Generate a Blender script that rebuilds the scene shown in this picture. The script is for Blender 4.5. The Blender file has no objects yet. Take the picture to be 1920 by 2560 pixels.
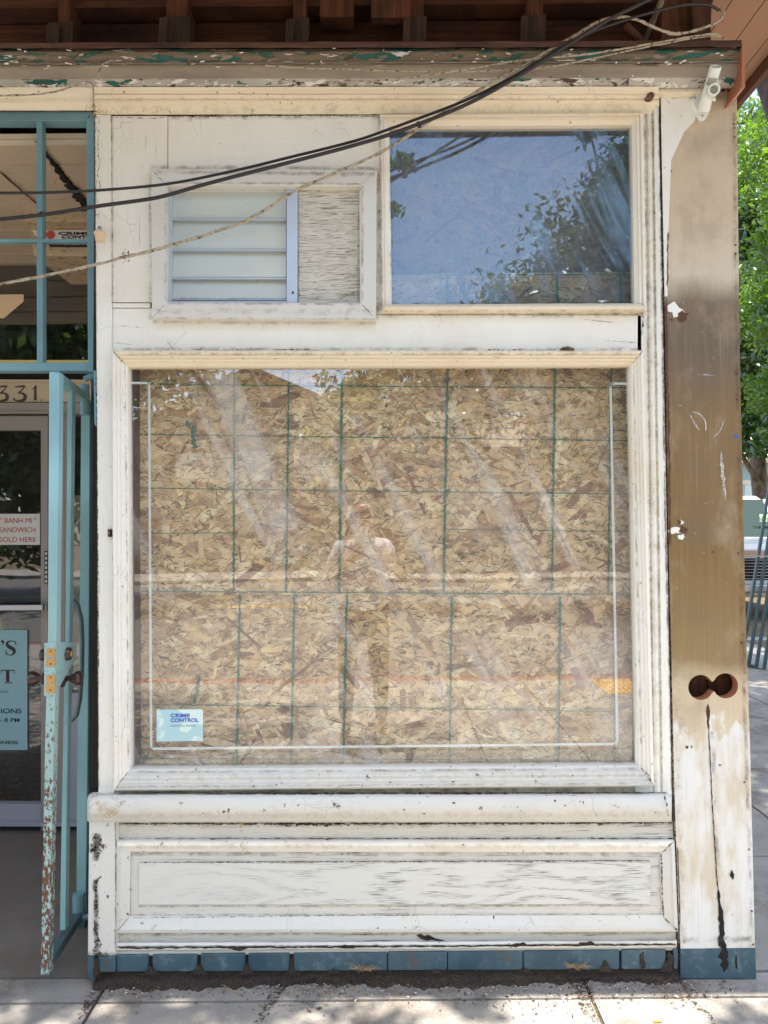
import bpy, math, random
import numpy as np
from mathutils import Vector, Matrix
from mathutils.geometry import tessellate_polygon
R = math.radians
random.seed(7); rng = np.random.default_rng(7)
sc = bpy.context.scene
# ------------------------------------------------------------------ camera
FPX = 1850.0; S = 1920 / 1659.0; CAM = Vector((0, -2.53, 1.55)); PITCH = R(.9); ROLL = .009
FW = Vector((0, math.cos(PITCH), math.sin(PITCH))); U0 = Vector((0, -math.sin(PITCH), math.cos(PITCH))); R0 = Vector((1, 0, 0))
RT = R0 * math.cos(ROLL) - U0 * math.sin(ROLL); UP = U0 * math.cos(ROLL) + R0 * math.sin(ROLL)
cd = bpy.data.cameras.new('camera'); cam = bpy.data.objects.new('camera', cd); sc.collection.objects.link(cam)
cd.sensor_width = 36; cd.lens = 36 * FPX / 2560; cd.clip_start = .01; cd.clip_end = 500
m = Matrix.Identity(4)
for i in range(3):
    m[i][0] = RT[i]; m[i][1] = UP[i]; m[i][2] = -FW[i]; m[i][3] = CAM[i]
cam.matrix_world = m; sc.camera = cam
# ------------------------------------------------------------------ light
SUN_EL = 75.0; SUN_AZ = 188.0      # compass-like azimuth: 180 = street side of the shop front
w = bpy.data.worlds.new('World'); sc.world = w; w.use_nodes = True
nt = w.node_tree; nt.nodes.clear()
sky = nt.nodes.new('ShaderNodeTexSky'); sky.sky_type = 'NISHITA'; sky.sun_disc = False
sky.sun_elevation = R(SUN_EL); sky.sun_rotation = R(SUN_AZ); sky.dust_density = 1.5; sky.ozone_density = .6
hs = nt.nodes.new('ShaderNodeHueSaturation'); hs.inputs['Saturation'].default_value = .85
bg = nt.nodes.new('ShaderNodeBackground'); bg.inputs['Strength'].default_value = .15
wo = nt.nodes.new('ShaderNodeOutputWorld')
nt.links.new(sky.outputs[0], hs.inputs['Color']); nt.links.new(hs.outputs[0], bg.inputs[0]); nt.links.new(bg.outputs[0], wo.inputs[0])
sd = bpy.data.lights.new('sun', 'SUN'); sd.energy = 4.0; sd.angle = R(.53); sd.color = (1, .94, .85)
sun = bpy.data.objects.new('sun', sd); sc.collection.objects.link(sun)
dv = Vector((math.sin(R(SUN_AZ)) * math.cos(R(SUN_EL)), math.cos(R(SUN_AZ)) * math.cos(R(SUN_EL)), math.sin(R(SUN_EL))))
sun.rotation_euler = dv.to_track_quat('Z', 'Y').to_euler(); sun.location = (0, -3, 12)
sc.view_settings.view_transform = 'Standard'; sc.view_settings.look = 'None'; sc.view_settings.gamma = 1
sc.view_settings.exposure = 1.86
sc.cycles.max_bounces = 8; sc.cycles.transparent_max_bounces = 24; sc.cycles.diffuse_bounces = 5

# ------------------------------------------------------------------ helpers
def ray(x, y): # x, y: position on the 1659-wide survey picture
    return FW + RT * ((x * S - 960) / FPX) + UP * ((1280 - y * S) / FPX)
def P(x, y, Y=0.0):
    d = ray(x, y); t = (Y - CAM.y) / d.y; return CAM + d * t
def PF(px, py, Y=0.0): return P(px / S, py / S, Y)       # the same in full photo pixels
def PG(x, y, z=0.0):
    d = ray(x, y); t = (z - CAM.z) / d.z; return CAM + d * t
def lerp(a, b, t): return a + (b - a) * t

V3_ = Vector
class MB:
    def __init__(s): s.v = []; s.f = []; s.mi = []; s.uv = []; s.col = []
    def face(s, pts, mi=0, uv=None, col=None):
        n = len(s.v); s.v += [tuple(p) for p in pts]; s.f.append(tuple(range(n, n + len(pts)))); s.mi.append(mi)
        s.uv += (uv or [(p[0], p[2]) for p in pts]); s.col += [col or (1, 1, 1, 1)] * len(pts)
    def hexa(s, a, b, mi=0):          # a: front loop, b: back loop (same count)
        s.face(a, mi); s.face(list(reversed(b)), mi); n = len(a)
        for i in range(n): s.face([a[i], b[i], b[(i + 1) % n], a[(i + 1) % n]], mi)
    def slab(s, poly, yf, yb, mi=0):  # poly: survey points, extruded square to the facade
        a = [P(x, y, yf) for x, y in poly]; b = [Vector((p.x, yb, p.z)) for p in a]; s.hexa(a, b, mi)
    def box(s, lo, hi, mi=0):
        (a, b, c), (d, e, f) = lo, hi
        fr = [Vector(p) for p in ((a, b, c), (d, b, c), (d, b, f), (a, b, f))]; bk = [Vector(p) for p in ((a, e, c), (d, e, c), (d, e, f), (a, e, f))]
        s.hexa(fr, bk, mi)
    def beam(s, p0, p1, w, h, up=(0, 0, 1), mi=0):
        p0 = Vector(p0); p1 = Vector(p1); d = (p1 - p0).normalized(); sx = d.cross(Vector(up)).normalized() * w / 2; sy = sx.cross(d).normalized() * h / 2
        q = [(-1, -1), (1, -1), (1, 1), (-1, 1)]
        s.hexa([p0 + sx * a + sy * b for a, b in q], [p1 + sx * a + sy * b for a, b in q], mi)
    def tube(s, pts, r, n=8, mi=0, caps=True):
        pts = [Vector(p) for p in pts]; rr = r if isinstance(r, (list, tuple)) else [r] * len(pts); rings = []; u = None
        for i, p in enumerate(pts):
            t = (pts[min(i + 1, len(pts) - 1)] - pts[max(i - 1, 0)]).normalized()
            if u is None: u = t.orthogonal().normalized()
            else: u = (u - t * u.dot(t)).normalized()
            v = t.cross(u); rings.append([p + (u * math.cos(2 * math.pi * k / n) + v * math.sin(2 * math.pi * k / n)) * rr[i] for k in range(n)])
        for a, b in zip(rings, rings[1:]):
            for k in range(n): s.face([a[k], a[(k + 1) % n], b[(k + 1) % n], b[k]], mi)
        if caps: s.face(list(reversed(rings[0])), mi); s.face(rings[-1], mi)
    def lathe(s, org, axis, prof, n=20, mi=0):   # prof: (distance along axis, radius)
        org = Vector(org); ax = Vector(axis).normalized(); u = ax.orthogonal().normalized(); v = ax.cross(u)
        rings = [[org + ax * a + (u * math.cos(2 * math.pi * k / n) + v * math.sin(2 * math.pi * k / n)) * max(r, 1e-4) for k in range(n)] for a, r in prof]
        for a, c in zip(rings, rings[1:]):
            for k in range(n): s.face([a[k], a[(k + 1) % n], c[(k + 1) % n], c[k]], mi)
        s.face(list(reversed(rings[0])), mi); s.face(rings[-1], mi)
    def ribbon(s, pts, w, Y, jag=.5, mi=0, step=.012, ends=True):   # ragged strip on the plane y=Y; pts: survey points
        ps = [P(x, y, Y) for x, y in pts]; dense = []
        for a, b in zip(ps, ps[1:]):
            n = max(1, int((b - a).length / step)); dense += [a.lerp(b, i / n) for i in range(n)]
        dense.append(ps[-1]); L = []
        for i, p in enumerate(dense):
            t = (dense[min(i + 1, len(dense) - 1)] - dense[max(i - 1, 0)]).normalized(); nn = Vector((-t.z, 0, t.x)); ww = w(i / max(1, len(dense) - 1)) if callable(w) else w
            k = .15 if ends and i in (0, len(dense) - 1) else 1
            o = random.uniform(-jag, jag) * ww * .3
            L.append((p + nn * (ww * .5 * k * random.uniform(1 - jag, 1 + jag) + o), p - nn * (ww * .5 * k * random.uniform(1 - jag, 1 + jag) - o)))
        u = 0
        for (a, b), (c, d) in zip(L, L[1:]):
            l = (c - a).length; s.face([b, d, c, a], mi, uv=[(u, 0), (u + l, 0), (u + l, 1), (u, 1)]); u += l
    def blob(s, x, y, rx, ry, Y, jag=.3, mi=0, n=14):
        c = P(x, y, Y); s.face([c + Vector((math.cos(2 * math.pi * k / n) * rx, 0, math.sin(2 * math.pi * k / n) * ry)) * random.uniform(1 - jag, 1 + jag) for k in range(n)], mi)
    def build(s, name, mats, parent=None, smooth=False, bevel=0, merge=False):
        me = bpy.data.meshes.new(name); me.from_pydata(s.v, [], s.f); me.update()
        mats = mats if isinstance(mats, (list, tuple)) else [mats]
        for q in mats: me.materials.append(q)
        me.polygons.foreach_set('material_index', s.mi)
        uvl = me.uv_layers.new(name='UVMap'); uvl.data.foreach_set('uv', [c for t in s.uv for c in t])
        ca = me.color_attributes.new('Col', 'FLOAT_COLOR', 'CORNER'); ca.data.foreach_set('color', [c for t in s.col for c in t])
        if merge or bevel or smooth:
            import bmesh
            bm = bmesh.new(); bm.from_mesh(me); bmesh.ops.remove_doubles(bm, verts=bm.verts, dist=1e-5); bm.to_mesh(me); bm.free()
        if smooth: me.polygons.foreach_set('use_smooth', [True] * len(me.polygons))
        o = bpy.data.objects.new(name, me); sc.collection.objects.link(o)
        if bevel:
            b = o.modifiers.new('bevel', 'BEVEL'); b.width = bevel; b.segments = 2; b.limit_method = 'ANGLE'; b.angle_limit = R(40)
        if smooth: 
            e = o.modifiers.new('es', 'EDGE_SPLIT'); e.split_angle = R(50)
        if parent: setpar(o, parent)
        return o
def setpar(o, p):
    o.parent = p; o.matrix_parent_inverse = world(p).inverted()
def world(o):
    mm = Matrix.Translation(o.location) @ o.rotation_euler.to_matrix().to_4x4()
    return (world(o.parent) @ o.matrix_parent_inverse @ mm) if o.parent else mm
def empty(name, loc, label, cat, group=None):
    o = bpy.data.objects.new(name, None); sc.collection.objects.link(o); o.location = loc; o.empty_display_size = .1
    return tag(o, label, cat, group)
def tag(o, label, cat, group=None):
    o['label'] = label; o['category'] = cat
    if group: o['group'] = group
    return o
def struct(o): o['kind'] = 'structure'; return o

# ------------------------------------------------------------------ node helper / materials
class NT:
    def __init__(s, name):
        s.m = bpy.data.materials.new(name); s.m.use_nodes = True; s.t = s.m.node_tree; s.t.nodes.clear()
        s.out = s.t.nodes.new('ShaderNodeOutputMaterial')
    def n(s, typ, **kw):
        nd = s.t.nodes.new('ShaderNode' + typ)
        for k, v in kw.items():
            if k == 'i':
                for kk, vv in v.items():
                    if isinstance(vv, bpy.types.NodeSocket): s.t.links.new(vv, nd.inputs[kk])
                    else: nd.inputs[kk].default_value = vv
            else: setattr(nd, k, v)
        return nd
    def co(s, scale=(1, 1, 1), src='Object', rot=(0, 0, 0), loc=(0, 0, 0)):
        tc = s.n('TexCoord'); return s.n('Mapping', i={'Vector': tc.outputs[src], 'Scale': scale, 'Rotation': rot, 'Location': loc}).outputs[0]
    def noise(s, scale, vec=None, detail=4, rough=.6, dist=0, out='Fac'):
        return s.n('TexNoise', i={'Vector': vec or s.co(), 'Scale': scale, 'Detail': detail, 'Roughness': rough, 'Distortion': dist}).outputs[out]
    def ramp(s, f, a, b, va=0., vb=1.):
        return s.n('MapRange', interpolation_type='SMOOTHSTEP', i={0: f, 1: a, 2: b, 3: va, 4: vb}).outputs[0]
    def math(s, op, a, b=0.): return s.n('Math', operation=op, i={0: a, 1: b}).outputs[0]
    def mix(s, f, a, b, mode='MIX'):
        nd = s.n('Mix', data_type='RGBA', blend_type=mode); 
        for idx, v in ((0, f), (6, a), (7, b)):
            if isinstance(v, bpy.types.NodeSocket): s.t.links.new(v, nd.inputs[idx])
            else: nd.inputs[idx].default_value = (v if idx == 0 else (tuple(v) + (1,))[:4])
        return nd.outputs[2]
    def crange(s, f, stops):
        nd = s.n('ValToRGB', i={0: f}); cr = nd.color_ramp
        while len(cr.elements) < len(stops): cr.elements.new(.5)
        for e, (p, c) in zip(cr.elements, stops): e.position = p; e.color = tuple(c) + (1,)
        return nd.outputs[0]
    def bsdf(s, col, rough=.6, bump=None, bs=.3, bd=.002, **kw):
        p = s.n('BsdfPrincipled', i={'Base Color': col if isinstance(col, bpy.types.NodeSocket) else tuple(col) + (1,), 'Roughness': rough})
        for k, v in kw.items(): p.inputs[k.replace('_', ' ')].default_value = v
        if bump is not None: s.t.links.new(s.n('Bump', i={'Height': bump, 'Strength': bs, 'Distance': bd}).outputs[0], p.inputs['Normal'])
        s.t.links.new(p.outputs[0], s.out.inputs[0]); return s.m

def paint(name, col=(.77, .75, .69), grain='n', amt=.8, gcol=(.16, .12, .085), thr=.60, spots=.5, warm=.4, patch=1.5, blot=0., wcol=(.70, .56, .36)):
    t = NT(name)
    big = t.noise(patch, detail=5, rough=.65); big2 = t.noise(patch * 3.1, t.co(loc=(3, 1, 7)), 5)
    c = t.mix(t.ramp(big, .42, .72, 0, warm), col, wcol)
    c = t.mix(t.ramp(big2, .5, .75, 0, .35), c, tuple(k * .80 for k in col))
    bumpsrc = t.noise(90, detail=3)
    if grain != 'n':
        sc_ = {'h': (5, 5, 230), 'v': (230, 5, 5)}[grain]
        g = t.noise(1.0, t.co(sc_), 6, .62, .6); pm = t.ramp(t.noise(4.5, t.co((1, 1, 2.2), loc=(5, 0, 2)), 3), .38, .62)
        gm = t.math('MULTIPLY', t.ramp(g, thr, thr + .07), t.math('MULTIPLY', pm, amt)); c = t.mix(gm, c, gcol)
        bumpsrc = t.math('SUBTRACT', bumpsrc, t.math('MULTIPLY', gm, 1.5))
    sp = t.ramp(t.noise(55, t.co(loc=(9, 2, 4)), 2, .5), .72 - .03 * spots, .77 - .03 * spots)
    c = t.mix(t.math('MULTIPLY', sp, min(1, spots * 1.1)), c, (.12, .085, .055))
    # hairline crazing
    vo = t.n('TexVoronoi', feature='DISTANCE_TO_EDGE', i={'Vector': t.n('Mapping', i={'Vector': t.n('TexCoord').outputs['Object'], 'Scale': (14, 14, 9)}).outputs[0], 'Scale': 1.3}).outputs[0]
    cz = t.math('MULTIPLY', t.ramp(vo, .012, .004), t.ramp(t.noise(6, t.co(loc=(1, 8, 3)), 4), .54, .66)); c = t.mix(t.math('MULTIPLY', cz, .45), c, gcol)
    if blot: c = t.mix(t.math('MULTIPLY', t.ramp(t.noise(11, t.co((1, 1, 2.5), loc=(2, 2, 2)), 6, .75), .63, .70), blot), c, (.10, .07, .05))
    return t.bsdf(c, .55, bumpsrc, .35, .0025)

M = {}
WHT = (.86, .83, .74)
M['white'] = paint('white_paint', WHT, 'n', warm=.30, spots=.5)
M['white_v'] = paint('white_paint_vertical_grain', WHT, 'v', .75, thr=.62, warm=.3, spots=.3)
M['white_h'] = paint('white_paint_horizontal_grain', WHT, 'h', .6, thr=.64, warm=.3, spots=.3)
M['cream'] = paint('cream_moulding_paint', (.82, .71, .53), 'h', .5, thr=.67, warm=.5, spots=.6)
M['casing'] = paint('casing_paint', (.85, .81, .72), 'n', warm=.45, spots=.6)
M['bulk_h'] = paint('weathered_bulkhead_paint', (.64, .61, .54), 'h', .9, thr=.57, gcol=(.10, .09, .08), warm=.2, spots=.6)
M['sillw'] = paint('sill_paint', (.66, .64, .58), 'h', .7, thr=.65, gcol=(.09, .08, .07), warm=.3, spots=1., blot=.5)
M['alu'] = NT('painted_aluminium').bsdf((.68, .65, .58), .4, None)
def m_ply():
    t = NT('weathered_white_plywood'); g = t.noise(1, t.co((14, 14, 330)), 6, .65, 1.2); gm = t.ramp(g, .53, .62)
    c = t.mix(t.math('MULTIPLY', gm, .85), (.66, .62, .53), (.16, .11, .07)); return t.bsdf(c, .7, t.math('SUBTRACT', 1., gm), .6, .003)
M['ply'] = m_ply()
def m_tablet():
    t = NT('bulkhead_tablet_grain'); wv = t.math('PINGPONG', t.math('MULTIPLY', t.noise(1, t.co((1.3, 1, 9), loc=(3, 0, 5)), 2, .5), 9.), .5); wv = t.math('MULTIPLY', wv, 2.)
    fine = t.noise(1, t.co((16, 10, 420)), 5, .6, .3); xr = t.n('SeparateXYZ', i={0: t.n('TexCoord').outputs['Object']}).outputs[0]
    mk = t.math('MULTIPLY', t.ramp(wv, .40, .8), t.ramp(fine, .50, .60)); mk = t.math('MULTIPLY', mk, t.ramp(xr, -.75, .1, .25, 1.))
    l2 = t.math('MULTIPLY', t.ramp(t.noise(1, t.co((6, 6, 260)), 5), .62, .68), .6)
    c = t.mix(t.math('MAXIMUM', t.math('MULTIPLY', mk, .8), l2), (.66, .64, .57), (.13, .11, .09)); c = t.mix(t.ramp(t.noise(3), .5, .75, 0, .3), c, (.6, .55, .45))
    return t.bsdf(c, .6, t.math('SUBTRACT', 1., mk), .4, .002)
M['tablet'] = m_tablet()
def m_teal(name, col=(.13, .31, .36), rust=.5, z0=None):
    t = NT(name); n1 = t.noise(105, t.co((1, 1, .5)), 5, .75); big = t.noise(2.2, detail=3)
    c = t.mix(t.ramp(big, .35, .65), col, tuple(min(1, k * 1.35) for k in col)); th = .70
    if z0 is not None:
        z = t.n('SeparateXYZ', i={0: t.n('TexCoord').outputs['Object']}).outputs[2]; lim = t.ramp(z, z0, z0 - 1.3, .70, .47)
        mk = t.ramp(t.math('SUBTRACT', n1, lim), 0., .025); c = t.mix(t.ramp(z, z0 + .3, z0 - .8, 0, .55), c, (.36, .46, .36))
    else: mk = t.ramp(n1, .74 - .1 * rust, .77 - .1 * rust)
    c = t.mix(mk, c, t.mix(t.noise(200), (.06, .022, .012), (.20, .08, .03))); return t.bsdf(c, .42, t.math('SUBTRACT', 1., mk), .5, .001)
M['teal'] = m_teal('teal_metal_paint', (.14, .26, .29), .1)
M['teal_rust'] = m_teal('rusted_teal_paint', (.24, .43, .47), z0=1.6)
M['teal_mid'] = m_teal('chipped_teal_paint', (.18, .33, .34), .6)
M['teal_dark'] = m_teal('dark_teal_paint', (.05, .09, .095), .4)
def m_plinth():
    t = NT('teal_plinth_paint'); n = t.noise(25, detail=6, rough=.7); c = t.mix(t.ramp(n, .50, .66, 0, .6), (.05, .10, .125), (.17, .22, .235)); c = t.mix(t.ramp(t.noise(6), .4, .7), c, (.028, .07, .095))
    c = t.mix(t.ramp(t.noise(14, t.co(loc=(4, 4, 4)), 6, .7), .60, .66, 0, .8), c, (.10, .07, .045)); return t.bsdf(c, .5, n, .5, .002)
M['plinth'] = m_plinth()
def m_dirt():
    t = NT('dirt'); n = t.noise(180, detail=6, rough=.8); c = t.crange(n, [(.3, (.012, .009, .007)), (.5, (.04, .028, .02)), (.66, (.11, .075, .05)), (.8, (.3, .24, .17))]); return t.bsdf(c, .95, n, 1., .006)
M['dirt'] = m_dirt()
M['black'] = NT('black_gap').bsdf((.012, .010, .009), .9)
def m_grime(name, col, a, b, scale=120):
    t = NT(name); n = t.noise(scale, detail=5, rough=.75); d = t.n('BsdfDiffuse', i={0: tuple(col) + (1,)}); tr = t.n('BsdfTransparent')
    mx = t.n('MixShader', i={0: t.ramp(n, a, b), 1: tr.outputs[0], 2: d.outputs[0]}); t.t.links.new(mx.outputs[0], t.out.inputs[0]); return t.m
M['crack'] = m_grime('crack_line', (.035, .024, .016), .42, .58)
M['grime'] = m_grime('grime_patch', (.07, .05, .035), .47, .60)
def m_soft(name, col, amt, lo=.3, hi=.62):
    t = NT(name); v = t.n('SeparateXYZ', i={0: t.n('TexCoord').outputs['UV']}).outputs[1]; e = t.math('SUBTRACT', 1., t.math('ABSOLUTE', t.math('SUBTRACT', t.math('MULTIPLY', v, 2.), 1.)))
    n = t.noise(22, detail=7, rough=.75); a = t.math('MULTIPLY', t.ramp(e, 0, .9), t.ramp(n, lo, hi, 0, amt)); f = t.noise(240, detail=3, rough=.8); a = t.math('MULTIPLY', a, t.ramp(f, .25, .6, .45, 1.))
    d = t.n('BsdfDiffuse', i={0: tuple(col) + (1,)}); mx = t.n('MixShader', i={0: a, 1: t.n('BsdfTransparent').outputs[0], 2: d.outputs[0]}); t.t.links.new(mx.outputs[0], t.out.inputs[0]); return t.m
M['soft'] = m_soft('soot_and_dirt', (.15, .11, .07), .62, .38, .72); M['softy'] = m_soft('water_stain', (.52, .39, .22), .42, .40, .75); M['softd'] = m_soft('dark_dirt', (.05, .037, .025), .9, .32, .6)
M['yellowing'] = m_grime('yellow_stain', (.50, .36, .17), .40, .75, 30)
M['green_ink'] = m_grime('green_marker', (.015, .15, .105), .30, .55, 260)
M['chalk'] = m_grime('chalk', (.85, .85, .85), .42, .6, 420)
M['rust'] = NT('rust').bsdf((.11, .045, .02), .8)
def m_peel(name, base, layers, sc_=(7, 22), th=.58):
    t = NT(name); uv = t.co((sc_[0], sc_[1], 1), 'UV'); c = t.mix(t.ramp(t.noise(1, t.co((2, 9, 1), 'UV')), .4, .7), base, tuple(k * .7 for k in base)); h = None
    for i, (col, off) in enumerate(layers):
        n = t.noise(1.0 + .13 * i, t.co((sc_[0], sc_[1], 1), 'UV', loc=(i * 7.3, i * 3.1, 0)), 6, .62, .4); k = t.ramp(n, th + off, th + off + .025); c = t.mix(k, c, col); h = k if h is None else t.math('ADD', h, k)
    fine = t.noise(1, t.co((60, 200, 1), 'UV'), 4, .7); c = t.mix(t.ramp(fine, .62, .72, 0, .6), c, (.09, .06, .04))
    return t.bsdf(c, .7, h, .8, .003)
GR = (.015, .11, .085); WP = (.72, .69, .62); BR = (.085, .045, .03); TP = (.27, .215, .15)
M['peel_top'] = m_peel('peeling_green_and_white_paint', (.20, .145, .09), [(WP, .03), (GR, -.045), (BR, .10), (TP, .02), (WP, .11)], (8, 42))
M['peel_low'] = m_peel('peeling_brown_and_white_paint', (.50, .46, .40), [(WP, -.04), (BR, -.01), (GR, .02), (TP, .06)], (7, 45))
M['taupe'] = m_peel('taupe_fascia_paint', (.38, .31, .23), [(tuple(k * .8 for k in TP), .05), ((.36, .31, .24), .06)], (3, 12))
M['bead'] = m_peel('beaded_taupe_paint', (.36, .30, .22), [(WP, .02), ((.13, .09, .06), .06)], (5, 60))
def m_wood(name, a, b, sc_=(3, 3, 60)):
    t = NT(name); n = t.noise(1, t.co(sc_), 6, .65, .5); c = t.mix(t.ramp(n, .35, .65), a, b); c = t.mix(t.ramp(t.noise(4, detail=5), .45, .7, 0, .8), c, tuple(k * .4 for k in a)); return t.bsdf(c, .8, n, .6, .004)
M['stud'] = m_wood('old_stud_wood', (.06, .022, .009), (.14, .05, .018), (60, 60, 4))
M['block'] = m_wood('dark_block_wood', (.028, .018, .012), (.07, .038, .022), (50, 50, 5))
M['sheath'] = m_wood('old_sheathing_wood', (.045, .014, .006), (.10, .034, .012), (4, 4, 70))
M['sheath2'] = m_wood('mossy_sheathing_wood', (.03, .02, .009), (.08, .055, .026), (5, 5, 60))
M['brownstrip'] = m_wood('brown_strip_wood', (.075, .036, .023), (.12, .06, .038), (6, 6, 60))
M['soffit'] = NT('brown_soffit_paint').bsdf((.40, .22, .13), .6)
M['soffit2'] = NT('dark_fascia_paint').bsdf((.13, .06, .03), .6)
M['redend'] = NT('terracotta_paint').bsdf((.42, .17, .085), .6)
def m_post():
    t = NT('corner_post_paint'); z = t.n('SeparateXYZ', i={0: t.co()}); X = z.outputs[0]; Z = z.outputs[2]
    big = t.noise(5, t.co((1, 1, .6)), 5, .6); streak = t.noise(1, t.co((40, 1, 1.6)), 5, .6); zz = t.math('ADD', Z, t.math('MULTIPLY', t.math('SUBTRACT', big, .5), .12))
    f = t.n('MapRange', i={0: zz, 1: .5, 2: 3.1}).outputs[0]
    tan = t.crange(f, [(.0, (.72, .64, .50)), (.19, (.60, .47, .30)), (.22, (.27, .18, .075)), (.36, (.21, .12, .036)), (.54, (.215, .128, .048)), (.63, (.15, .105, .062)), (.69, (.18, .125, .075)), (.725, (.62, .52, .38)), (.80, (.60, .47, .31)), (1., (.56, .44, .29))])
    tan = t.mix(t.ramp(streak, .4, .72, 0, .3), tan, t.mix(.3, tan, (.50, .36, .19)))
    tan = t.mix(t.ramp(t.noise(5, t.co(loc=(3, 3, 8)), 6, .65), .46, .68, 0, .6), tan, t.mix(.5, tan, (.16, .12, .085))); tan = t.mix(t.ramp(t.noise(7, t.co((1, 1, .6), loc=(8, 3, 1)), 6, .65), .50, .72, 0, .5), tan, (.42, .33, .21))  # paler clouds put into the tan paint for glare
    # the paint stops short of the left edge, and ends in ragged drips near the bottom
    zb = t.math('ADD', Z, t.math('MULTIPLY', t.math('SUBTRACT', t.noise(9, t.co((1.4, 1, .7), loc=(2, 1, 1)), 4), .5), .55)); low = t.ramp(zb, .80, .86)
    wht = t.mix(t.ramp(t.noise(4, t.co((3, 1, 1), loc=(0, 4, 0)), 6), .42, .66, 0, .8), (.76, .74, .68), (.60, .49, .33)); wht = t.mix(t.ramp(t.noise(1, t.co((90, 1, 5)), 5), .6, .72, 0, .35), wht, (.3, .24, .17))
    c = t.mix(low, wht, tan); fs = t.noise(1, t.co((160, 1, 2.5), loc=(3, 0, 0)), 6, .7); c = t.mix(t.ramp(fs, .54, .68, 0, .22), c, (.10, .07, .045)); c = t.mix(t.ramp(fs, .44, .32, 0, .14), c, (.70, .58, .40)); sc2 = t.noise(1, t.co((30, 1, 30), rot=(0, .6, 0)), 8, .8, 1.); c = t.mix(t.ramp(sc2, .62, .66, 0, .35), c, (.72, .64, .52)); sp = t.ramp(t.noise(70, detail=2), .74, .78); c = t.mix(t.math('MULTIPLY', sp, .8), c, (.2, .14, .08))
    return t.bsdf(c, .42, t.noise(1, t.co((60, 1, 8)), 4), .25, .002)
M['post'] = m_post()
def m_concrete(name='concrete', col=(.29, .27, .24)):
    t = NT(name); n = t.noise(4, detail=8, rough=.7); f = t.noise(220, detail=4, rough=.8); st = t.noise(1, t.co((30, 160, 30), rot=(0, 0, .5)), 3)
    c = t.mix(t.ramp(n, .35, .7), col, tuple(k * .7 for k in col)); c = t.mix(t.ramp(f, .35, .7, 0, .5), c, tuple(k * 1.3 for k in col)); c = t.mix(t.ramp(st, .5, .75, 0, .25), c, tuple(k * .6 for k in col))
    c = t.mix(t.ramp(t.noise(30, detail=7, rough=.8), .60, .68, 0, .7), c, (.08, .065, .05)); c = t.mix(t.ramp(t.noise(2.6, t.co(loc=(5, 5, 5)), 8, .8), .46, .62, 0, .7), c, (.14, .11, .085)); return t.bsdf(c, .85, t.math('ADD', f, st), .5, .003)
M['concrete'] = m_concrete(); M['concrete_dark'] = m_concrete('entry_concrete', (.17, .15, .13))
M['asphalt'] = NT('asphalt').bsdf((.11, .105, .10), .9)
def m_soil():
    t = NT('soil'); n = t.noise(30, detail=8, rough=.8); return t.bsdf(t.crange(n, [(.35, (.03, .02, .012)), (.5, (.12, .08, .045)), (.65, (.28, .2, .1)), (.8, (.4, .32, .2))]), .95, n, 1, .02)
M['soil'] = m_soil()
def m_glass(name, f0=.085, dust_sheen=.06, dcol=(.75, .72, .68), streak='n', rough=0., gcol=(1, 1, 1, 1)):
    t = NT(name); fac = t.n('LayerWeight', i={0: .5}).outputs['Facing']; p5 = t.math('POWER', fac, 5.); fr = t.math('ADD', f0, t.math('MULTIPLY', p5, .9 - f0))
    wob = t.n('Bump', i={'Height': t.noise(2.2, detail=1), 'Strength': .25, 'Distance': .004})
    gl = t.n('BsdfGlossy', i={'Color': gcol, 'Roughness': rough, 'Normal': wob.outputs[0]}); tr = t.n('BsdfTransparent', i={0: (.99, .995, .985, 1)})
    a = t.n('MixShader', i={0: fr, 1: tr.outputs[0], 2: gl.outputs[0]})
    def rs(ang, sc_): return t.n('Mapping', i={'Vector': t.co(rot=(0, ang, 0)), 'Scale': sc_}).outputs[0]
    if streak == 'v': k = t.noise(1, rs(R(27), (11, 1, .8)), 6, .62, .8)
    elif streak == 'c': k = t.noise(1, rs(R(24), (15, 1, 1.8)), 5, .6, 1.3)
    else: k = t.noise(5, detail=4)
    kk = t.math('MULTIPLY', t.ramp(k, .47, .66), t.ramp(t.noise(2.1, t.co(loc=(4, 0, 1)), 3), .40, .62)); kk = t.math('ADD', t.math('MULTIPLY', kk, dust_sheen), dust_sheen * .15)
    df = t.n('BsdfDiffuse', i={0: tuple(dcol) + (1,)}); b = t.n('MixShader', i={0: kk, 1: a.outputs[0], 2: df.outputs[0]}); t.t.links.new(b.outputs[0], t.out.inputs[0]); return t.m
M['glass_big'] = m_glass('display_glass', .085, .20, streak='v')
M['glass_top'] = m_glass('transom_glass', .075, .42, (.25, .40, .58), 'c', 0., (.70, .85, 1, 1))  # sky blue painted into streaks and gloss to deepen the reflection
M['glass_dark'] = m_glass('door_glass', .075, .02)
def m_louvre():
    t = NT('frosted_louvre_glass'); n = t.noise(3, detail=4); c = t.mix(t.ramp(n, .4, .65), (.56, .62, .60), (.62, .64, .56)); c = t.mix(t.ramp(t.noise(50, detail=5, rough=.7), .64, .70, 0, .5), c, (.2, .17, .12))
    return t.bsdf(c, .22, n, .1, .002)
M['louvre'] = m_louvre()
M['bluealu'] = NT('anodised_aluminium').bsdf((.52, .57, .65), .38, None, Metallic=.35)
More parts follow.
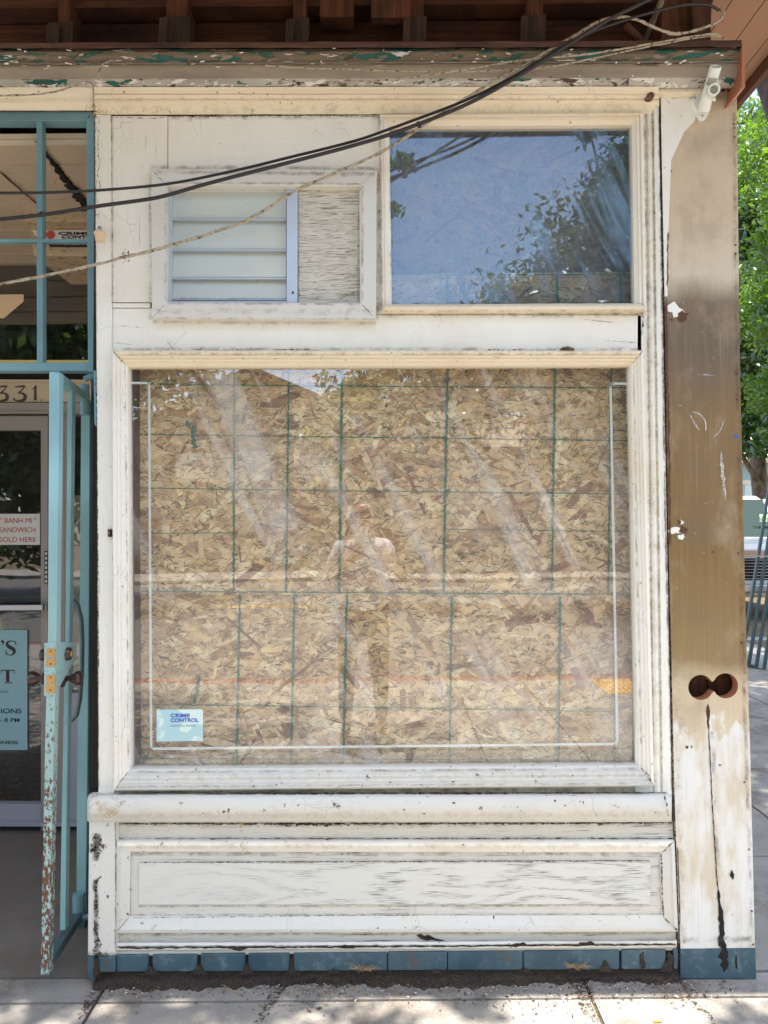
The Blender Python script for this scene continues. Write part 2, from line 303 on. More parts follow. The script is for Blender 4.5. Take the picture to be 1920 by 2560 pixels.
def m_osb(name, mul=1.):
    t = NT(name); at = t.n('Attribute', attribute_name='Col').outputs['Color']; uvn = t.noise(1, t.co((9, 9, 9)), 4)
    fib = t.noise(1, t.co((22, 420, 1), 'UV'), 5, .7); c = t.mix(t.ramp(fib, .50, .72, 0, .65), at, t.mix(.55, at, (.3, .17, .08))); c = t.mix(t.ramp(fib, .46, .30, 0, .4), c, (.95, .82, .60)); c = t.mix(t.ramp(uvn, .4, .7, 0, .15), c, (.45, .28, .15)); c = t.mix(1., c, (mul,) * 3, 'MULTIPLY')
    return t.bsdf(c, .6, fib, .25, .001)
M['osb'] = m_osb('strand_board'); M['osb_back'] = NT('strand_board_base').bsdf((.24, .14, .075), .8)
M['brass'] = NT('brass').bsdf((.75, .45, .16), .3, None, Metallic=.9)
M['bronze'] = NT('dark_bronze').bsdf((.09, .06, .05), .3, None, Metallic=.7)
M['steel'] = NT('steel').bsdf((.45, .45, .47), .3, None, Metallic=.9)
M['foil'] = NT('foil_tape').bsdf((.72, .74, .72), .5)
M['cable'] = NT('black_cable').bsdf((.022, .018, .017), .55)
def m_oldwire():
    t = NT('peeling_painted_wire'); n = t.noise(70, detail=5, rough=.7); c = t.crange(n, [(.38, (.06, .04, .03)), (.46, (.36, .29, .20)), (.60, (.50, .43, .32)), (.66, (.02, .10, .07)), (.72, (.6, .55, .45))]); return t.bsdf(c, .7, n, .6, .002)
M['wire'] = m_oldwire()
M['plastic'] = NT('cream_white_plastic').bsdf((.78, .80, .72), .4)
M['porcelain'] = NT('aged_porcelain').bsdf((.72, .52, .32), .3)
M['dooralu'] = NT('bronze_grey_aluminium').bsdf((.33, .29, .26), .45)
M['doorpale'] = NT('pale_grey_aluminium').bsdf((.36, .36, .42), .45)
def m_rustcream():
    t = NT('rust_pitted_cream_paint'); n = t.noise(40, t.co((1, 1, 2)), 6, .75); c = t.mix(t.ramp(n, .56, .62), (.50, .38, .24), (.10, .04, .02)); return t.bsdf(c, .6, n, .4, .002)
M['rustcream'] = m_rustcream()
M['ceilcream'] = paint('entry_ceiling_paint', (.58, .46, .33), 'h', .3, thr=.66, warm=.3, spots=.8)
M['header'] = paint('header_board_paint', (.58, .47, .33), 'h', .4, thr=.66, warm=.3, spots=.8)
M['yellow'] = NT('yellow_ledge_paint').bsdf((.75, .60, .22), .6)
M['numeral'] = NT('dark_numeral_paint').bsdf((.075, .05, .035), .4)
M['paper'] = NT('white_sign_card').bsdf((.66, .66, .62), .6); M['redtext'] = NT('red_lettering').bsdf((.50, .06, .045), .6)
M['bluesign'] = NT('blue_poster').bsdf((.30, .50, .55), .5); M['navy'] = NT('navy_lettering').bsdf((.015, .05, .14), .5); M['blacktext'] = NT('black_lettering').bsdf((.015, .012, .012), .5)
def m_stick():
    t = NT('faded_sticker'); n = t.noise(14, detail=2, rough=.4); c = t.mix(t.ramp(n, .55, .60), (.42, .62, .64), (.66, .78, .72)); return t.bsdf(c, .4)
M['sticker'] = m_stick(); M['bluetext'] = NT('blue_lettering').bsdf((.03, .11, .55), .5); M['fadetext'] = NT('faded_lettering').bsdf((.30, .50, .54), .5)
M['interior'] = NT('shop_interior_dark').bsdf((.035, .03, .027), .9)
M['shopwhite'] = NT('appliance_white').bsdf((.55, .55, .52), .5)
def m_leaf(name, a, b, tr=.5):
    t = NT(name); at = t.n('Attribute', attribute_name='Col').outputs['Color']; c = t.mix(t.n('SeparateColor', i={0: at}).outputs[0], a, b); d = t.n('BsdfDiffuse', i={0: c}); l = t.n('BsdfTranslucent', i={0: t.mix(.5, c, (.25, .45, .02))})
    g = t.n('BsdfGlossy', i={0: (1, 1, 1, 1), 1: .35}); x = t.n('MixShader', i={0: tr, 1: d.outputs[0], 2: l.outputs[0]}); y = t.n('MixShader', i={0: .06, 1: x.outputs[0], 2: g.outputs[0]}); t.t.links.new(y.outputs[0], t.out.inputs[0]); return t.m
M['leaf'] = m_leaf('green_leaf', (.03, .08, .012), (.13, .25, .03)); M['leaf_dark'] = m_leaf('dark_green_leaf', (.015, .045, .012), (.04, .10, .02), .3)
M['bark'] = m_wood('bark', (.10, .075, .05), (.22, .18, .14), (20, 20, 5))
M['dry'] = NT('dry_straw').bsdf((.42, .28, .13), .8); M['dryleaf'] = NT('dry_brown_leaf').bsdf((.17, .07, .035), .7); M['butt'] = NT('orange_filter_paper').bsdf((.65, .28, .07), .7)
M['petal'] = NT('pale_petal').bsdf((.7, .68, .6), .6)

def text(s, x0, y0, x1, y1, Y, mat, name, parent=None, bold=0., full=False, ext=.0008, shear=0.):
    cu = bpy.data.curves.new('t', 'FONT'); cu.body = s; cu.offset = bold; cu.extrude = 0; cu.resolution_u = 6; cu.shear = shear
    ob = bpy.data.objects.new('t', cu); sc.collection.objects.link(ob); bpy.context.view_layer.update()
    me = bpy.data.meshes.new_from_object(ob.evaluated_get(bpy.context.evaluated_depsgraph_get())); bpy.data.objects.remove(ob); bpy.data.curves.remove(cu)
    co = [v.co for v in me.vertices]; ax, bx = min(c.x for c in co), max(c.x for c in co); ay, by = min(c.y for c in co), max(c.y for c in co)
    f = PF if full else P; tl, tr, bl = f(x0, y0, Y), f(x1, y0, Y), f(x0, y1, Y)
    for v in me.vertices:
        u = (v.co.x - ax) / (bx - ax); q = (by - v.co.y) / (by - ay); v.co = tl + (tr - tl) * u + (bl - tl) * q
    me.materials.clear(); me.materials.append(mat); me.name = name
    o = bpy.data.objects.new(name, me); sc.collection.objects.link(o); so = o.modifiers.new('s', 'SOLIDIFY'); so.thickness = ext; so.offset = 1
    if parent: setpar(o, parent)
    return o
def frame(outer, inner, prof, mats, Y, name, parent, mi=(0, 0, 0, 0), bevel=0):
    b = MB(); O = [P(x, y, Y) for x, y in outer]; I = [P(x, y, Y) for x, y in inner]
    for k in range(4):
        o1, o2, i1, i2 = O[k], O[(k + 1) % 4], I[k], I[(k + 1) % 4]
        for (t0, d0), (t1, d1) in zip(prof, prof[1:]):
            q = []
            for (a, c, t, d) in ((o1, i1, t0, d0), (o2, i2, t0, d0), (o2, i2, t1, d1), (o1, i1, t1, d1)):
                p = a.lerp(c, t); q.append(Vector((p.x, d, p.z)))
            b.face(q, mi[k])
    return b.build(name, mats, parent)
def strip(b, lines, mi=0):
    # lines: list of (yl, yr, depth) rows from x=xl to xr ; consecutive rows joined
    pass
def hprofile(b, rows, xl, xr, n=60, mis=None, wob=0., mi_off=0):
    # rows: (y at left, y at right, depth Y); a moulding running left-right
    grid = []
    for r, (yl, yr, Y) in enumerate(rows):
        line = []
        for i in range(n + 1):
            t = i / n; x = lerp(xl, xr, t); y = lerp(yl, yr, t); p = P(x, y, Y)
            if wob: p = p + Vector((0, random.uniform(-wob, wob) * .5, random.uniform(-wob, wob)))
            line.append(p)
        grid.append(line)
    for r in range(len(rows) - 1):
        for i in range(n):
            a, bb, c, d = grid[r][i], grid[r][i + 1], grid[r + 1][i + 1], grid[r + 1][i]
            b.face([d, c, bb, a], (mis[r] if mis else 0), uv=[(q.x, q.z) for q in (d, c, bb, a)])
    # closing ends
    for i in (0, n):
        for r in range(len(rows) - 1):
            a, d = grid[r][i], grid[r + 1][i]; b.face([a, d, Vector((d.x, .05, d.z)), Vector((a.x, .05, a.z))], (mis[r] if mis else 0))

# ================================================================== GROUND
b = MB(); b.face([(-60, -60, -.006), (60, -60, -.006), (60, 60, -.006), (-60, 60, -.006)]); struct(b.build('ground', M['soil']))
def slabs(name, xs, ys, z, mat, gap=.012):
    b = MB()
    for x0, x1 in zip(xs, xs[1:]):
        for y0, y1 in zip(ys, ys[1:]): b.box((x0 + gap / 2, y0 + gap / 2, z - .1), (x1 - gap / 2, y1 - gap / 2, z))
    b.box((xs[0], ys[0], z - .12), (xs[-1], ys[-1], z - .012)); o = b.build(name, mat); return struct(o)
slabs('sidewalk', [-8, -6.4, -4.9, -3.4, -1.95, -.95, .66, 1.32, 2.8, 4.3, 6, 9], [-4.7, -3.6, -2.5, -1.35, -.105, .03], .004, M['concrete'])
slabs('side_path', [1.12, 1.98, 3.2, 4.6], [.034, .9, 2.1, 3.3, 4.5, 5.7, 6.9], .004, M['concrete'])
b = MB(); b.box((-3.2, .034, -.1), (1.1, 1.34, .003)); struct(b.build('entry_floor', M['concrete_dark']))
b = MB(); b.box((-14, -4.9, -.15), (14, -4.705, .002)); struct(b.build('kerb', NT('red_kerb_paint').bsdf((.20, .065, .05), .8)))
b = MB(); b.face([(-60, -17, .004), (60, -17, .004), (60, -4.91, .004), (-60, -4.91, .004)]); struct(b.build('street', M['asphalt']))
b = MB()
for yy in (-11.1, -11.35): b.face([(-40, yy - .05, .008), (40, yy - .05, .008), (40, yy + .05, .008), (-40, yy + .05, .008)])
struct(b.build('street_marking', NT('yellow_road_paint').bsdf((.65, .40, .05), .7)))
b = MB(); b.box((-40, -20, -.1), (40, -17, .1)); struct(b.build('far_sidewalk', M['concrete']))
# tactile paving patch by the kerb
b = MB(); b.box((2.0, -4.66, .0), (2.95, -4.1, .009))
for i in range(18):
    for j in range(11): b.box((2.03 + i * .052, -4.64 + j * .05, .009), (2.053 + i * .052, -4.617 + j * .05, .014))
tag(b.build('tactile_paving', NT('yellow_tactile').bsdf((.70, .38, .04), .6)), 'yellow studded tactile paving pad beside the kerb', 'paving')

# ================================================================== SHOP BUILDING
shop = empty('shop_building', (0, .2, 0), 'weathered white wooden shop front with boarded display window, brown eaves and recessed entry', 'building')
# shell behind the front
b = MB(); b.box((-4.2, 1.30, 0), (-3.9, 6, 3.4)); b.box((1.0, .16, 0), (1.18, 7, 3.4)); b.box((-4.2, 6, 0), (1.18, 6.2, 3.4)); b.box((-4.2, -.02, 0), (-3.2, 1.3, 3.4)); b.box((-1.0, .17, 0), (-.92, 1.30, 3.4))
b.build('shell_wall', paint('side_wall_paint', (.6, .5, .4), 'h', .3), shop)
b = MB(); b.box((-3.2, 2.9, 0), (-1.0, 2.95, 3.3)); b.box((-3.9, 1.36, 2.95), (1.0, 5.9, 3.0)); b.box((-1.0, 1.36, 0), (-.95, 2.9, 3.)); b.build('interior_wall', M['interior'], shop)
# canopy / eaves, underside boards running front to back
b = MB(); x = -4.2
while x < 1.56: b.box((x, -.95, 3.45), (min(x + .118, 1.585), 7., 3.47)); x += .122
b.box((-4.2, -.97, 3.475), (1.585, 7., 3.62)); b.build('eaves_board', M['soffit'], shop)
b = MB(); b.box((1.588, -1., 3.40), (1.612, 7., 3.62)); b.box((1.615, -1., 3.46), (1.65, 7., 3.66)); b.box((-4.2, -1.0, 3.42), (1.585, -.975, 3.64)); b.build('fascia', M['soffit2'], shop)
b = MB(); b.box((-4.2, -.985, 3.665), (1.64, 7., 3.72)); b.build('roof', M['soffit2'], shop)

# --- open cavity above the cornice: sheathing boards, studs, blocks
b = MB(); z = 3.02; k = 0
while z < 3.44:
    h = random.uniform(.045, .075); dy = random.uniform(0, .02); b.box((-3.2, .14 + dy, z), (1.18, .17 + dy, z + h - .006), 1 if z < 3.17 else 0); z += h
b.box((-3.2, .06, 3.385), (1.18, .135, 3.449)); b.build('sheathing', [M['sheath'], M['sheath2']], shop)  # dark header beam added so the top of the cavity stays dark
for xa, xb, xc, xd, yb, wtop in ((105, 128, 128, 158, 48, 1), (348, 360, 362, 412, 36, 1), (622, 634, 636, 668, 40, 1), (876, 888, 888, 922, 36, 1), (1130, 1140, 1142, 1180, 33, 1)):
    b = MB(); b.slab([(xc - 2, -40), (xd - 6, -40), (xd - 8, 100), (xc - 4, 100)], .03, .13); st = b.build('stud', M['stud'], shop, bevel=.002)
    b = MB(); b.slab([(xa, yb), (xd, yb - 3), (xd - 2, 98), (xa - 3, 98)], .0, .026); b.slab([(xa - 4, yb + 1), (xc, yb + 2), (xc - 3, 97), (xa - 7, 97)], -.016, -.003); o = b.build('block', M['block'], st, bevel=.002)
b = MB(); b.slab([(1432, -40), (1540, -40), (1535, 96), (1428, 96)], .0, .12); b.slab([(1490, -40), (1538, -40), (1536, 96), (1500, 96)], -.03, -.003); b.build('stud', M['stud'], shop, bevel=.003)
b = MB(); b.slab([(800, -30), (885, -30), (886, 37), (802, 38)], -.01, .03); b.slab([(692, -20), (765, -20), (764, 36), (690, 36)], .05, .12); b.build('stud', M['stud'], shop, bevel=.002)

# --- cornice beam
b = MB(); hprofile(b, [(92, 87, .02), (93, 88, -.118), (105, 101, -.12), (106, 102, .0)], -25, 1602, 40, wob=.0015); b.build('eaves_strip', M['brownstrip'], shop)
b = MB()
rows = [(106, 102, -.05), (107, 103, -.098), (113, 109, -.104), (122, 117, -.102), (130, 125, -.094), (136, 131, -.090), (137, 132, -.097), (139, 134, -.099), (141, 136, -.091), (142, 137, -.096), (144, 139, -.098), (146, 141, -.086), (152, 148, -.084), (170, 166, -.084), (172, 168, -.080), (178, 175, -.070), (186, 184, -.058), (190, 190, -.045)]
hprofile(b, rows, -25, 1603, 90, mis=[0, 0, 0, 0, 0, 1, 1, 1, 1, 1, 1, 2, 2, 2, 3, 3, 3], wob=.0012)
b.build('cornice', [M['peel_top'], M['bead'], M['taupe'], M['peel_low']], shop)
b = MB(); b.slab([(1603, 94), (1607, 92), (1610, 188), (1598, 197), (1597, 192), (1603, 186)], -.118, .12); b.build('cornice_end', M['redend'], shop)
b = MB()   # paint flakes standing off the beam
for k in range(170):
    x = random.uniform(0, 1590); y = random.choice([random.gauss(121, 9), random.gauss(140, 3), random.gauss(180, 5), random.gauss(186, 3)]) - x * .003
    c = P(x, y, -.106 if y < 150 else -.083); a = random.uniform(-.3, .3); l = random.uniform(.003, .011); h = random.uniform(.0008, .0035)
    d = Vector((math.cos(a) * l, 0, math.sin(a) * l)); u = Vector((0, -random.uniform(.001, .005), h)); b.face([c - d, c + d * random.uniform(.4, 1), c + d * .6 + u, c - d * random.uniform(.3, .9) + u], random.choice([0, 0, 1, 2, 0, 3]))
b.build('paint_flake', [NT('white_flake').bsdf(WP, .6), NT('green_flake').bsdf(GR, .5), NT('brown_flake').bsdf(BR, .6), NT('tan_flake').bsdf((.45, .36, .25), .6)], shop)
# cream cove moulding under the beam
b = MB(); rows = [(188, 187, -.056), (192, 191, -.050), (202, 200, -.046), (203, 204, -.038), (205, 206, -.040), (212, 211, -.034), (216, 215, -.026), (217, 216, -.030), (222, 220, -.028), (232, 229, -.014), (238, 236, -.010), (242, 241, -.008), (246, 245, -.006), (248, 247, .0)]
hprofile(b, rows, 203, 1424, 50, wob=.0005); b.build('cove_moulding', M['cream'], shop)
b = MB(); rows = [(187, 188, -.050), (200, 200, -.040), (212, 210, -.030), (222, 221, -.012), (238, 238, .0), (240, 240, .045)]
hprofile(b, rows, -25, 201, 12, wob=.0006); b.build('lintel', M['cream'], shop)

# --- wall boards
b = MB(); big = [P(x, y, .022) for x, y in ((206, 235), (1450, 232), (1475, 2110), (190, 2115))]
h1 = [P(x, y, .022) for x, y in ((360, 398), (780, 400), (779, 654), (362, 653))]; h2 = [P(x, y, .022) for x, y in ((838, 264), (1372, 260), (1378, 660), (842, 662))]; h3 = [P(x, y, .022) for x, y in ((269, 786), (1368, 783), (1386, 1662), (274, 1669))]
allp = [big, h1, h2, h3]; flat = [p for q in allp for p in q]; tess = tessellate_polygon([[Vector((p.x, p.z, 0)) for p in q] for q in allp])
for t3 in tess: b.face([flat[i] for i in t3])
b.build('backing', M['black'], shop)
def board(name, poly, mat, yf, yb=.021, bev=.0022, parent=shop):
    b = MB(); b.slab(poly, yf, yb); return b.build(name, mat, parent, bevel=bev)
board('wall_board', [(204, 247), (239.5, 247), (241, 657), (242, 757), (247, 1713), (212, 1713), (209, 900)], M['white_v'], -.006)
board('wall_board', [(241.5, 250), (361.5, 250), (361.5, 652.5), (242.5, 652.5)], M['white_v'], -.001)
board('wall_board', [(363, 250), (832, 248), (832, 397), (363, 397)], M['white_h'], -.0005)
board('wall_board', [(242.5, 654.5), (324, 654.5), (324, 664), (242.5, 664)], M['white'], -.003)
board('wall_board', [(776, 398), (832, 398), (834, 676), (778, 676)], M['white_h'], -.001)
board('wall_board', [(243, 666), (340, 666), (340, 680), (1386, 680), (1387, 765), (243.5, 765)], M['white_h'], .000)
board('wall_board', [(340, 655), (834, 660), (1380, 661), (1386, 679), (341, 679)], M['white'], .001)
b = MB()   # moulded jamb to the right of both windows: vertical profile
px0 = [(1380, 1372, .0), (1384, 1392, .0), (1392, 1409, -.003), (1395, 1411, .004), (1397, 1413, .004), (1398, 1414, -.006), (1402, 1420, -.010), (1406, 1426, -.008), (1408, 1428, -.001), (1410, 1430, -.001), (1412, 1432, -.012), (1418, 1443, -.014), (1423, 1451, -.013), (1424, 1452, .02)]
for (a0, a1, d0), (b0, b1, d1) in zip(px0, px0[1:]):
    n = 24
    for i in range(n):
        t0 = i / n; t1 = (i + 1) / n; y0 = lerp(232, 1716, t0); y1 = lerp(232, 1716, t1)
        q = [P(lerp(a0, a1, t1), y1, d0), P(lerp(b0, b1, t1), y1, d1), P(lerp(b0, b1, t0), y0, d1), P(lerp(a0, a1, t0), y0, d0)]; b.face(q)
b.build('jamb_moulding', M['white_v'], shop)
board('wall_board', [(246, 1700), (1440, 1695), (1441, 1712), (247, 1716)], M['cream'], .006)

# --- louvre window
prof = [(0, .002), (0, -.030), (.06, -.034), (.93, -.034), (1, -.030), (1, .03)]
lw = frame([(325.5, 363.5), (813.8, 366.2), (812, 690.8), (327.4, 688)], [(359.3, 399.2), (779.3, 401), (777.4, 653), (360.4, 651.6)], prof, M['alu'], -.034, 'louvre_window', shop)
b = MB(); b.slab([(366, 400), (371, 400), (371, 653), (366, 653)], .0, .024); b.slab([(361, 398), (366, 398), (366, 653), (361, 653)], .008, .03); b.slab([(366, 399), (620, 400), (620, 404), (366, 404)], -.004, .02); b.slab([(371, 650), (620, 650.5), (620, 653), (371, 653)], .0, .02); b.build('inner_frame', M['bluealu'], lw)
for y0, y1 in ((410, 471), (475, 537.5), (541.5, 599), (604, 645)):
    b = MB(); a = [P(x, y, Y) for x, y, Y in ((371, y0, .024), (618, y0, .024), (618, y1, .006), (371, y1, .006))]; b.hexa(a, [p + Vector((0, .005, 0)) for p in a]); o = b.build('louvre_pane', M['louvre'], lw)
    b = MB(); b.slab([(371, y1 + .3), (618, y1 + .9), (618, y1 + 3.8), (371, y1 + 3.2)], .000, .012); b.build('louvre_clip', M['bluealu'], lw, bevel=.0006)
b = MB(); b.slab([(365, 398), (621, 399), (621, 656), (365, 655)], .032, .034); b.build('louvre_backing', M['black'], lw)
b = MB(); b.slab([(619, 402), (643, 402), (642.5, 654), (619, 653.5)], -.010, .02); b.build('centre_bar', M['bluealu'], lw, bevel=.001)
b = MB(); b.slab([(644.5, 401), (779, 402), (777, 654), (644.5, 653.5)], .001, .02); b.build('plywood_panel', M['ply'], lw)
b = MB(); c = P(632.5, 632, -.012); b.lathe(c, (0, -1, 0), [(0, .0036), (.002, .0034), (.003, .0015)], 12); b.build('bolt', M['black'], lw)
b = MB(); b.ribbon([(326, 364.5), (359, 399)], .0022, -.0352); b.ribbon([(813, 367), (779, 401.5)], .0012, -.0352); b.ribbon([(328, 688), (360, 652)], .0015, -.0352); b.ribbon([(812, 690), (777.5, 653)], .0022, -.0352); b.ribbon([(345, 672), (380, 675)], .0012, -.0352); b.build('mitre_crack', M['crack'], lw)

# --- upper right window
prof2 = [(0, .0), (0, -.018), (.12, -.022), (.28, -.022), (.33, -.015), (.40, -.018), (.62, -.018), (.68, -.010), (1, -.006), (1, .03)]
uw = frame([(820.5, 247), (1389, 242), (1396, 672), (824, 675)], [(841, 268.5), (1367.5, 266), (1373.5, 656), (846.5, 658)], prof2, [M['casing'], M['cream']], -.018, 'transom_window', shop, mi=(1, 0, 1, 0))
b = MB(); hprofile(b, [(657, 655, .012), (658.5, 656.5, -.026), (663, 661, -.036), (668, 667, -.036), (672, 671, -.028), (676, 674, .0)], 828, 1394, 30, wob=.0006); b.build('window_sill', M['cream'], uw)
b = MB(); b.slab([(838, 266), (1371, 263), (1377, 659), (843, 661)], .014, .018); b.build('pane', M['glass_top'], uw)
# --- big display window
prof3 = [(0, .0), (0, -.036), (.10, -.041), (.26, -.041), (.30, -.034), (.42, -.036), (.48, -.034), (.52, -.027), (.62, -.029), (.70, -.027), (.75, -.018), (.92, -.016), (1, -.010), (1, .03)]
dw = frame([(243, 757.5), (1388, 758), (1412, 1697), (247, 1707)], [(271.5, 790), (1365.5, 787), (1382.5, 1657), (277, 1665.5)], prof3, [M['casing'], M['cream'], M['sillw']], -.03, 'display_window', shop, mi=(1, 0, 2, 0))
b = MB(); b.slab([(268, 787), (1369, 784), (1386, 1661), (273, 1669)], .014, .018); pane = b.build('pane', M['glass_big'], dw)
b = MB()
tape = [(277, 827), (322, 827.5), (326.5, 1617.5), (1329, 1607), (1333.5, 1600), (1319, 833), (1323, 828.5), (1362, 829)]
pts = [P(x, y, .021) for x, y in tape]
for p, q in zip(pts, pts[1:]):
    d = (q - p).normalized(); nn = Vector((-d.z, 0, d.x)) * .0042; e = d * .0042; b.face([p - e - nn, q + e - nn, q + e + nn, p - e + nn])
b.build('foil_strip', M['foil'], dw)
b = MB(); b.ribbon([(244, 758), (272, 790)], .0045, -.0425, .6); b.ribbon([(1388, 758), (1366, 786)], .003, -.0425); b.ribbon([(248, 1706), (277, 1666)], .003, -.0425); b.ribbon([(1383, 1657), (1400, 1676), (1411, 1696)], .006, -.0425, .7)
b.ribbon([(271.5, 792), (273, 1000), (276.5, 1300), (277.5, 1660)], .003, -.0115, .8); b.ribbon([(1366, 790), (1372, 1100), (1382, 1655)], .004, -.0115, .8); b.ribbon([(280, 1665), (700, 1663), (1380, 1657)], .003, -.0115, .9)
b.build('mitre_crack', M['crack'], dw)
b = MB()
for k in range(26):
    x = random.uniform(260, 1390); b.blob(x, 1684 - x * .005 + random.uniform(-8, 8), random.uniform(.001, .003), random.uniform(.001, .0025), -.0422)
for x, y in ((352, 1690), (455, 1689), (797, 1680), (1198, 1676), (1236, 1675), (1150, 1676)): b.blob(x, y, .004, .004, -.0422)
b.ribbon([(794, 1668), (792, 1690)], .008, -.0422, .6); b.build('nail_mark', M['grime'], dw)

# --- sill, full width, rounded nose
b = MB(); rows = [(1711, 1711, .006), (1714, 1714, -.02), (1717, 1716, -.052), (1722, 1720, -.068), (1730, 1728, -.076), (1745, 1742, -.080), (1757, 1755, -.078), (1763, 1762, -.070), (1765, 1764, -.056), (1770, 1769, -.054), (1775, 1773, -.046), (1777, 1776, .0)]
prev = None; xs = [188, 189, 192, 198, 206, 214] + [lerp(214, 1442, i / 60) for i in range(1, 61)] + [1445, 1449, 1451]
for x in xs:
    k = 1.; 
    if x < 206: k = .42 + .58 * math.sin(math.acos(max(0, (206 - x) / 18.)))
    if x > 1444: k = .9
    ym = 1748; line = []
    for (yl, yr, Y) in rows:
        t = (x - 188) / 1262; y = lerp(yl, yr, t); y = ym + (y - ym) * (k ** .7 if y < ym else (k ** .2)); p = P(x, y, Y * (k if Y < 0 else 1)); line.append(p + Vector((0, random.uniform(-.0006, .0006), random.uniform(-.0005, .0005))))
    if prev:
        for r in range(len(rows) - 1): b.face([prev[r + 1], line[r + 1], line[r], prev[r]])
    else: b.face(line)
    prev = line
b.face(list(reversed(prev))); b.build('sill', M['sillw'], shop, smooth=True)
b = MB(); b.ribbon([(190, 1735), (200, 1722), (214, 1715), (240, 1717), (246, 1714), (270, 1719)], .002, -.083, .7); b.ribbon([(1433, 1712), (1440, 1735), (1444, 1765)], .005, -.085, .7)
for x, y in ((722, 1737), (730, 1742), (1040, 1745), (390, 1735), (262, 1733)): b.blob(x, y, .006, .007, -.083, .6)
b.ribbon([(560, 1715), (760, 1714.5)], .006, -.052, .8); b.ribbon([(900, 1714), (1100, 1714)], .006, -.052, .8); b.ribbon([(250, 1716), (1430, 1712)], .0025, -.04, .9); b.build('sill_crack', M['crack'], shop)

# --- bulkhead below the sill
board('bulkhead_board', [(252, 1777), (1455, 1775), (1456, 1826), (252, 1826)], M['bulk_h'], .0)
board('bulkhead_board', [(276, 1840), (1430, 1838), (1436, 1984), (274, 1986)], M['bulk_h'], .0)
board('bulkhead_board', [(251, 2006), (1460, 2000), (1461, 2036), (251, 2040)], M['bulk_h'], .0)
b = MB(); b.slab([(299, 1866), (306, 1864), (1403, 1860), (1406, 1863), (1406, 1954), (299, 1955.5)], -.006, .0); b.build('bulkhead_tablet', M['tablet'], shop, bevel=.003)
prof4 = [(0, .0), (0, -.018), (.08, -.024), (.30, -.026), (.38, -.018), (.80, -.010), (1, -.006), (1, .004)]
bf = frame([(251, 1816), (1456, 1816), (1464, 2011), (251.5, 2014)], [(280, 1842), (1427, 1843), (1432, 1980), (278, 1982)], prof4, [M['sillw'], M['cream'], M['casing']], -.014, 'bulkhead_moulding', shop, mi=(2, 0, 0, 0))
b = MB(); b.ribbon([(1457, 1817), (1428, 1843)], .005, -.0275, .5); b.ribbon([(1428, 1843), (1433, 1980)], .005, -.0095, .5); b.ribbon([(1433, 1980), (1465, 2011)], .007, -.0275, .5); b.ribbon([(252, 2013), (279, 1982)], .003, -.0275); b.ribbon([(280, 1983), (700, 1978), (900, 1977)], .002, -.0095, .8); b.ribbon([(252, 1815), (640, 1813), (1455, 1813)], .006, -.002, .8); b.ribbon([(300, 1863), (1400, 1859)], .003, -.0072, .8)
b.ribbon([(254, 1779), (600, 1780), (900, 1779), (1440, 1778)], .006, -.0015, .95); b.ribbon([(600, 1781), (760, 1780)], .009, -.0018, .9)
for x in (450, 560, 700, 1080): b.ribbon([(x, 1812), (x + 22, 1812)], .007, -.0222, .7)
b.build('board_crack', M['crack'], shop)
b = MB(); hprofile(b, [(2035, 2031, .0), (2037, 2033, -.020), (2043, 2038, -.026), (2052, 2046, -.026), (2056, 2049, -.014), (2064, 2052, -.012)], 250, 1462, 60, wob=.0012); b.build('bottom_rail', M['sillw'], shop)
b = MB(); b.ribbon([(255, 2048), (700, 2046), (1100, 2043), (1455, 2040)], .004, -.0275, .95); b.ribbon([(900, 2020), (925, 2024), (965, 2036)], .012, -.002, .8)
for x, y in ((1105, 2041), (735, 2046), (500, 2049), (1250, 2038)): b.ribbon([(x, y), (x + 35, y)], .012, -.0277, .6)
b.build('grime', M['dirt'], shop)
# left post of the bulkhead
b = MB(); L = [P(x, y, -.030) for x, y in ((191, 1768), (251, 1772), (251, 2066), (187.5, 2066))]; b.slab([(191, 1768), (251, 1772), (251, 2066), (188, 2066)], -.030, .16); b.build('bulkhead_post', M['sillw'], shop, bevel=.007)
b = MB(); b.ribbon([(207, 1800), (210, 1830), (208, 1856)], lambda t: .045 * math.sin(math.pi * min(max(t, .05), .95)), -.0315, .5); b.blob(199, 1834, .014, .016, -.0317, .3); b.ribbon([(208, 1905), (207, 1960), (210, 2066)], lambda t: .006 + .020 * t, -.0315, .5); b.build('stain', M['grime'], shop)
b = MB(); b.blob(199.5, 1836, .006, .006, -.0322, .2); b.build('bolt_hole', M['black'], shop)
b = MB(); b.blob(235, 1744, .05, .035, -.0835, .3); b.blob(527, 1828, .012, .02, -.0262, .4); b.blob(522, 1778, .01, .03, -.0262, .5); b.build('yellow_stain', M['yellowing'], shop)
# wall edge behind the front (side of the entry)
b = MB(); a = [P(207, 245, 0), P(213, 1713, 0)]
b.face([a[0], Vector((a[0].x + .005, .17, a[0].z)), Vector((a[1].x + .005, .17, a[1].z)), a[1]]); b.build('entry_reveal', M['white_v'], shop)
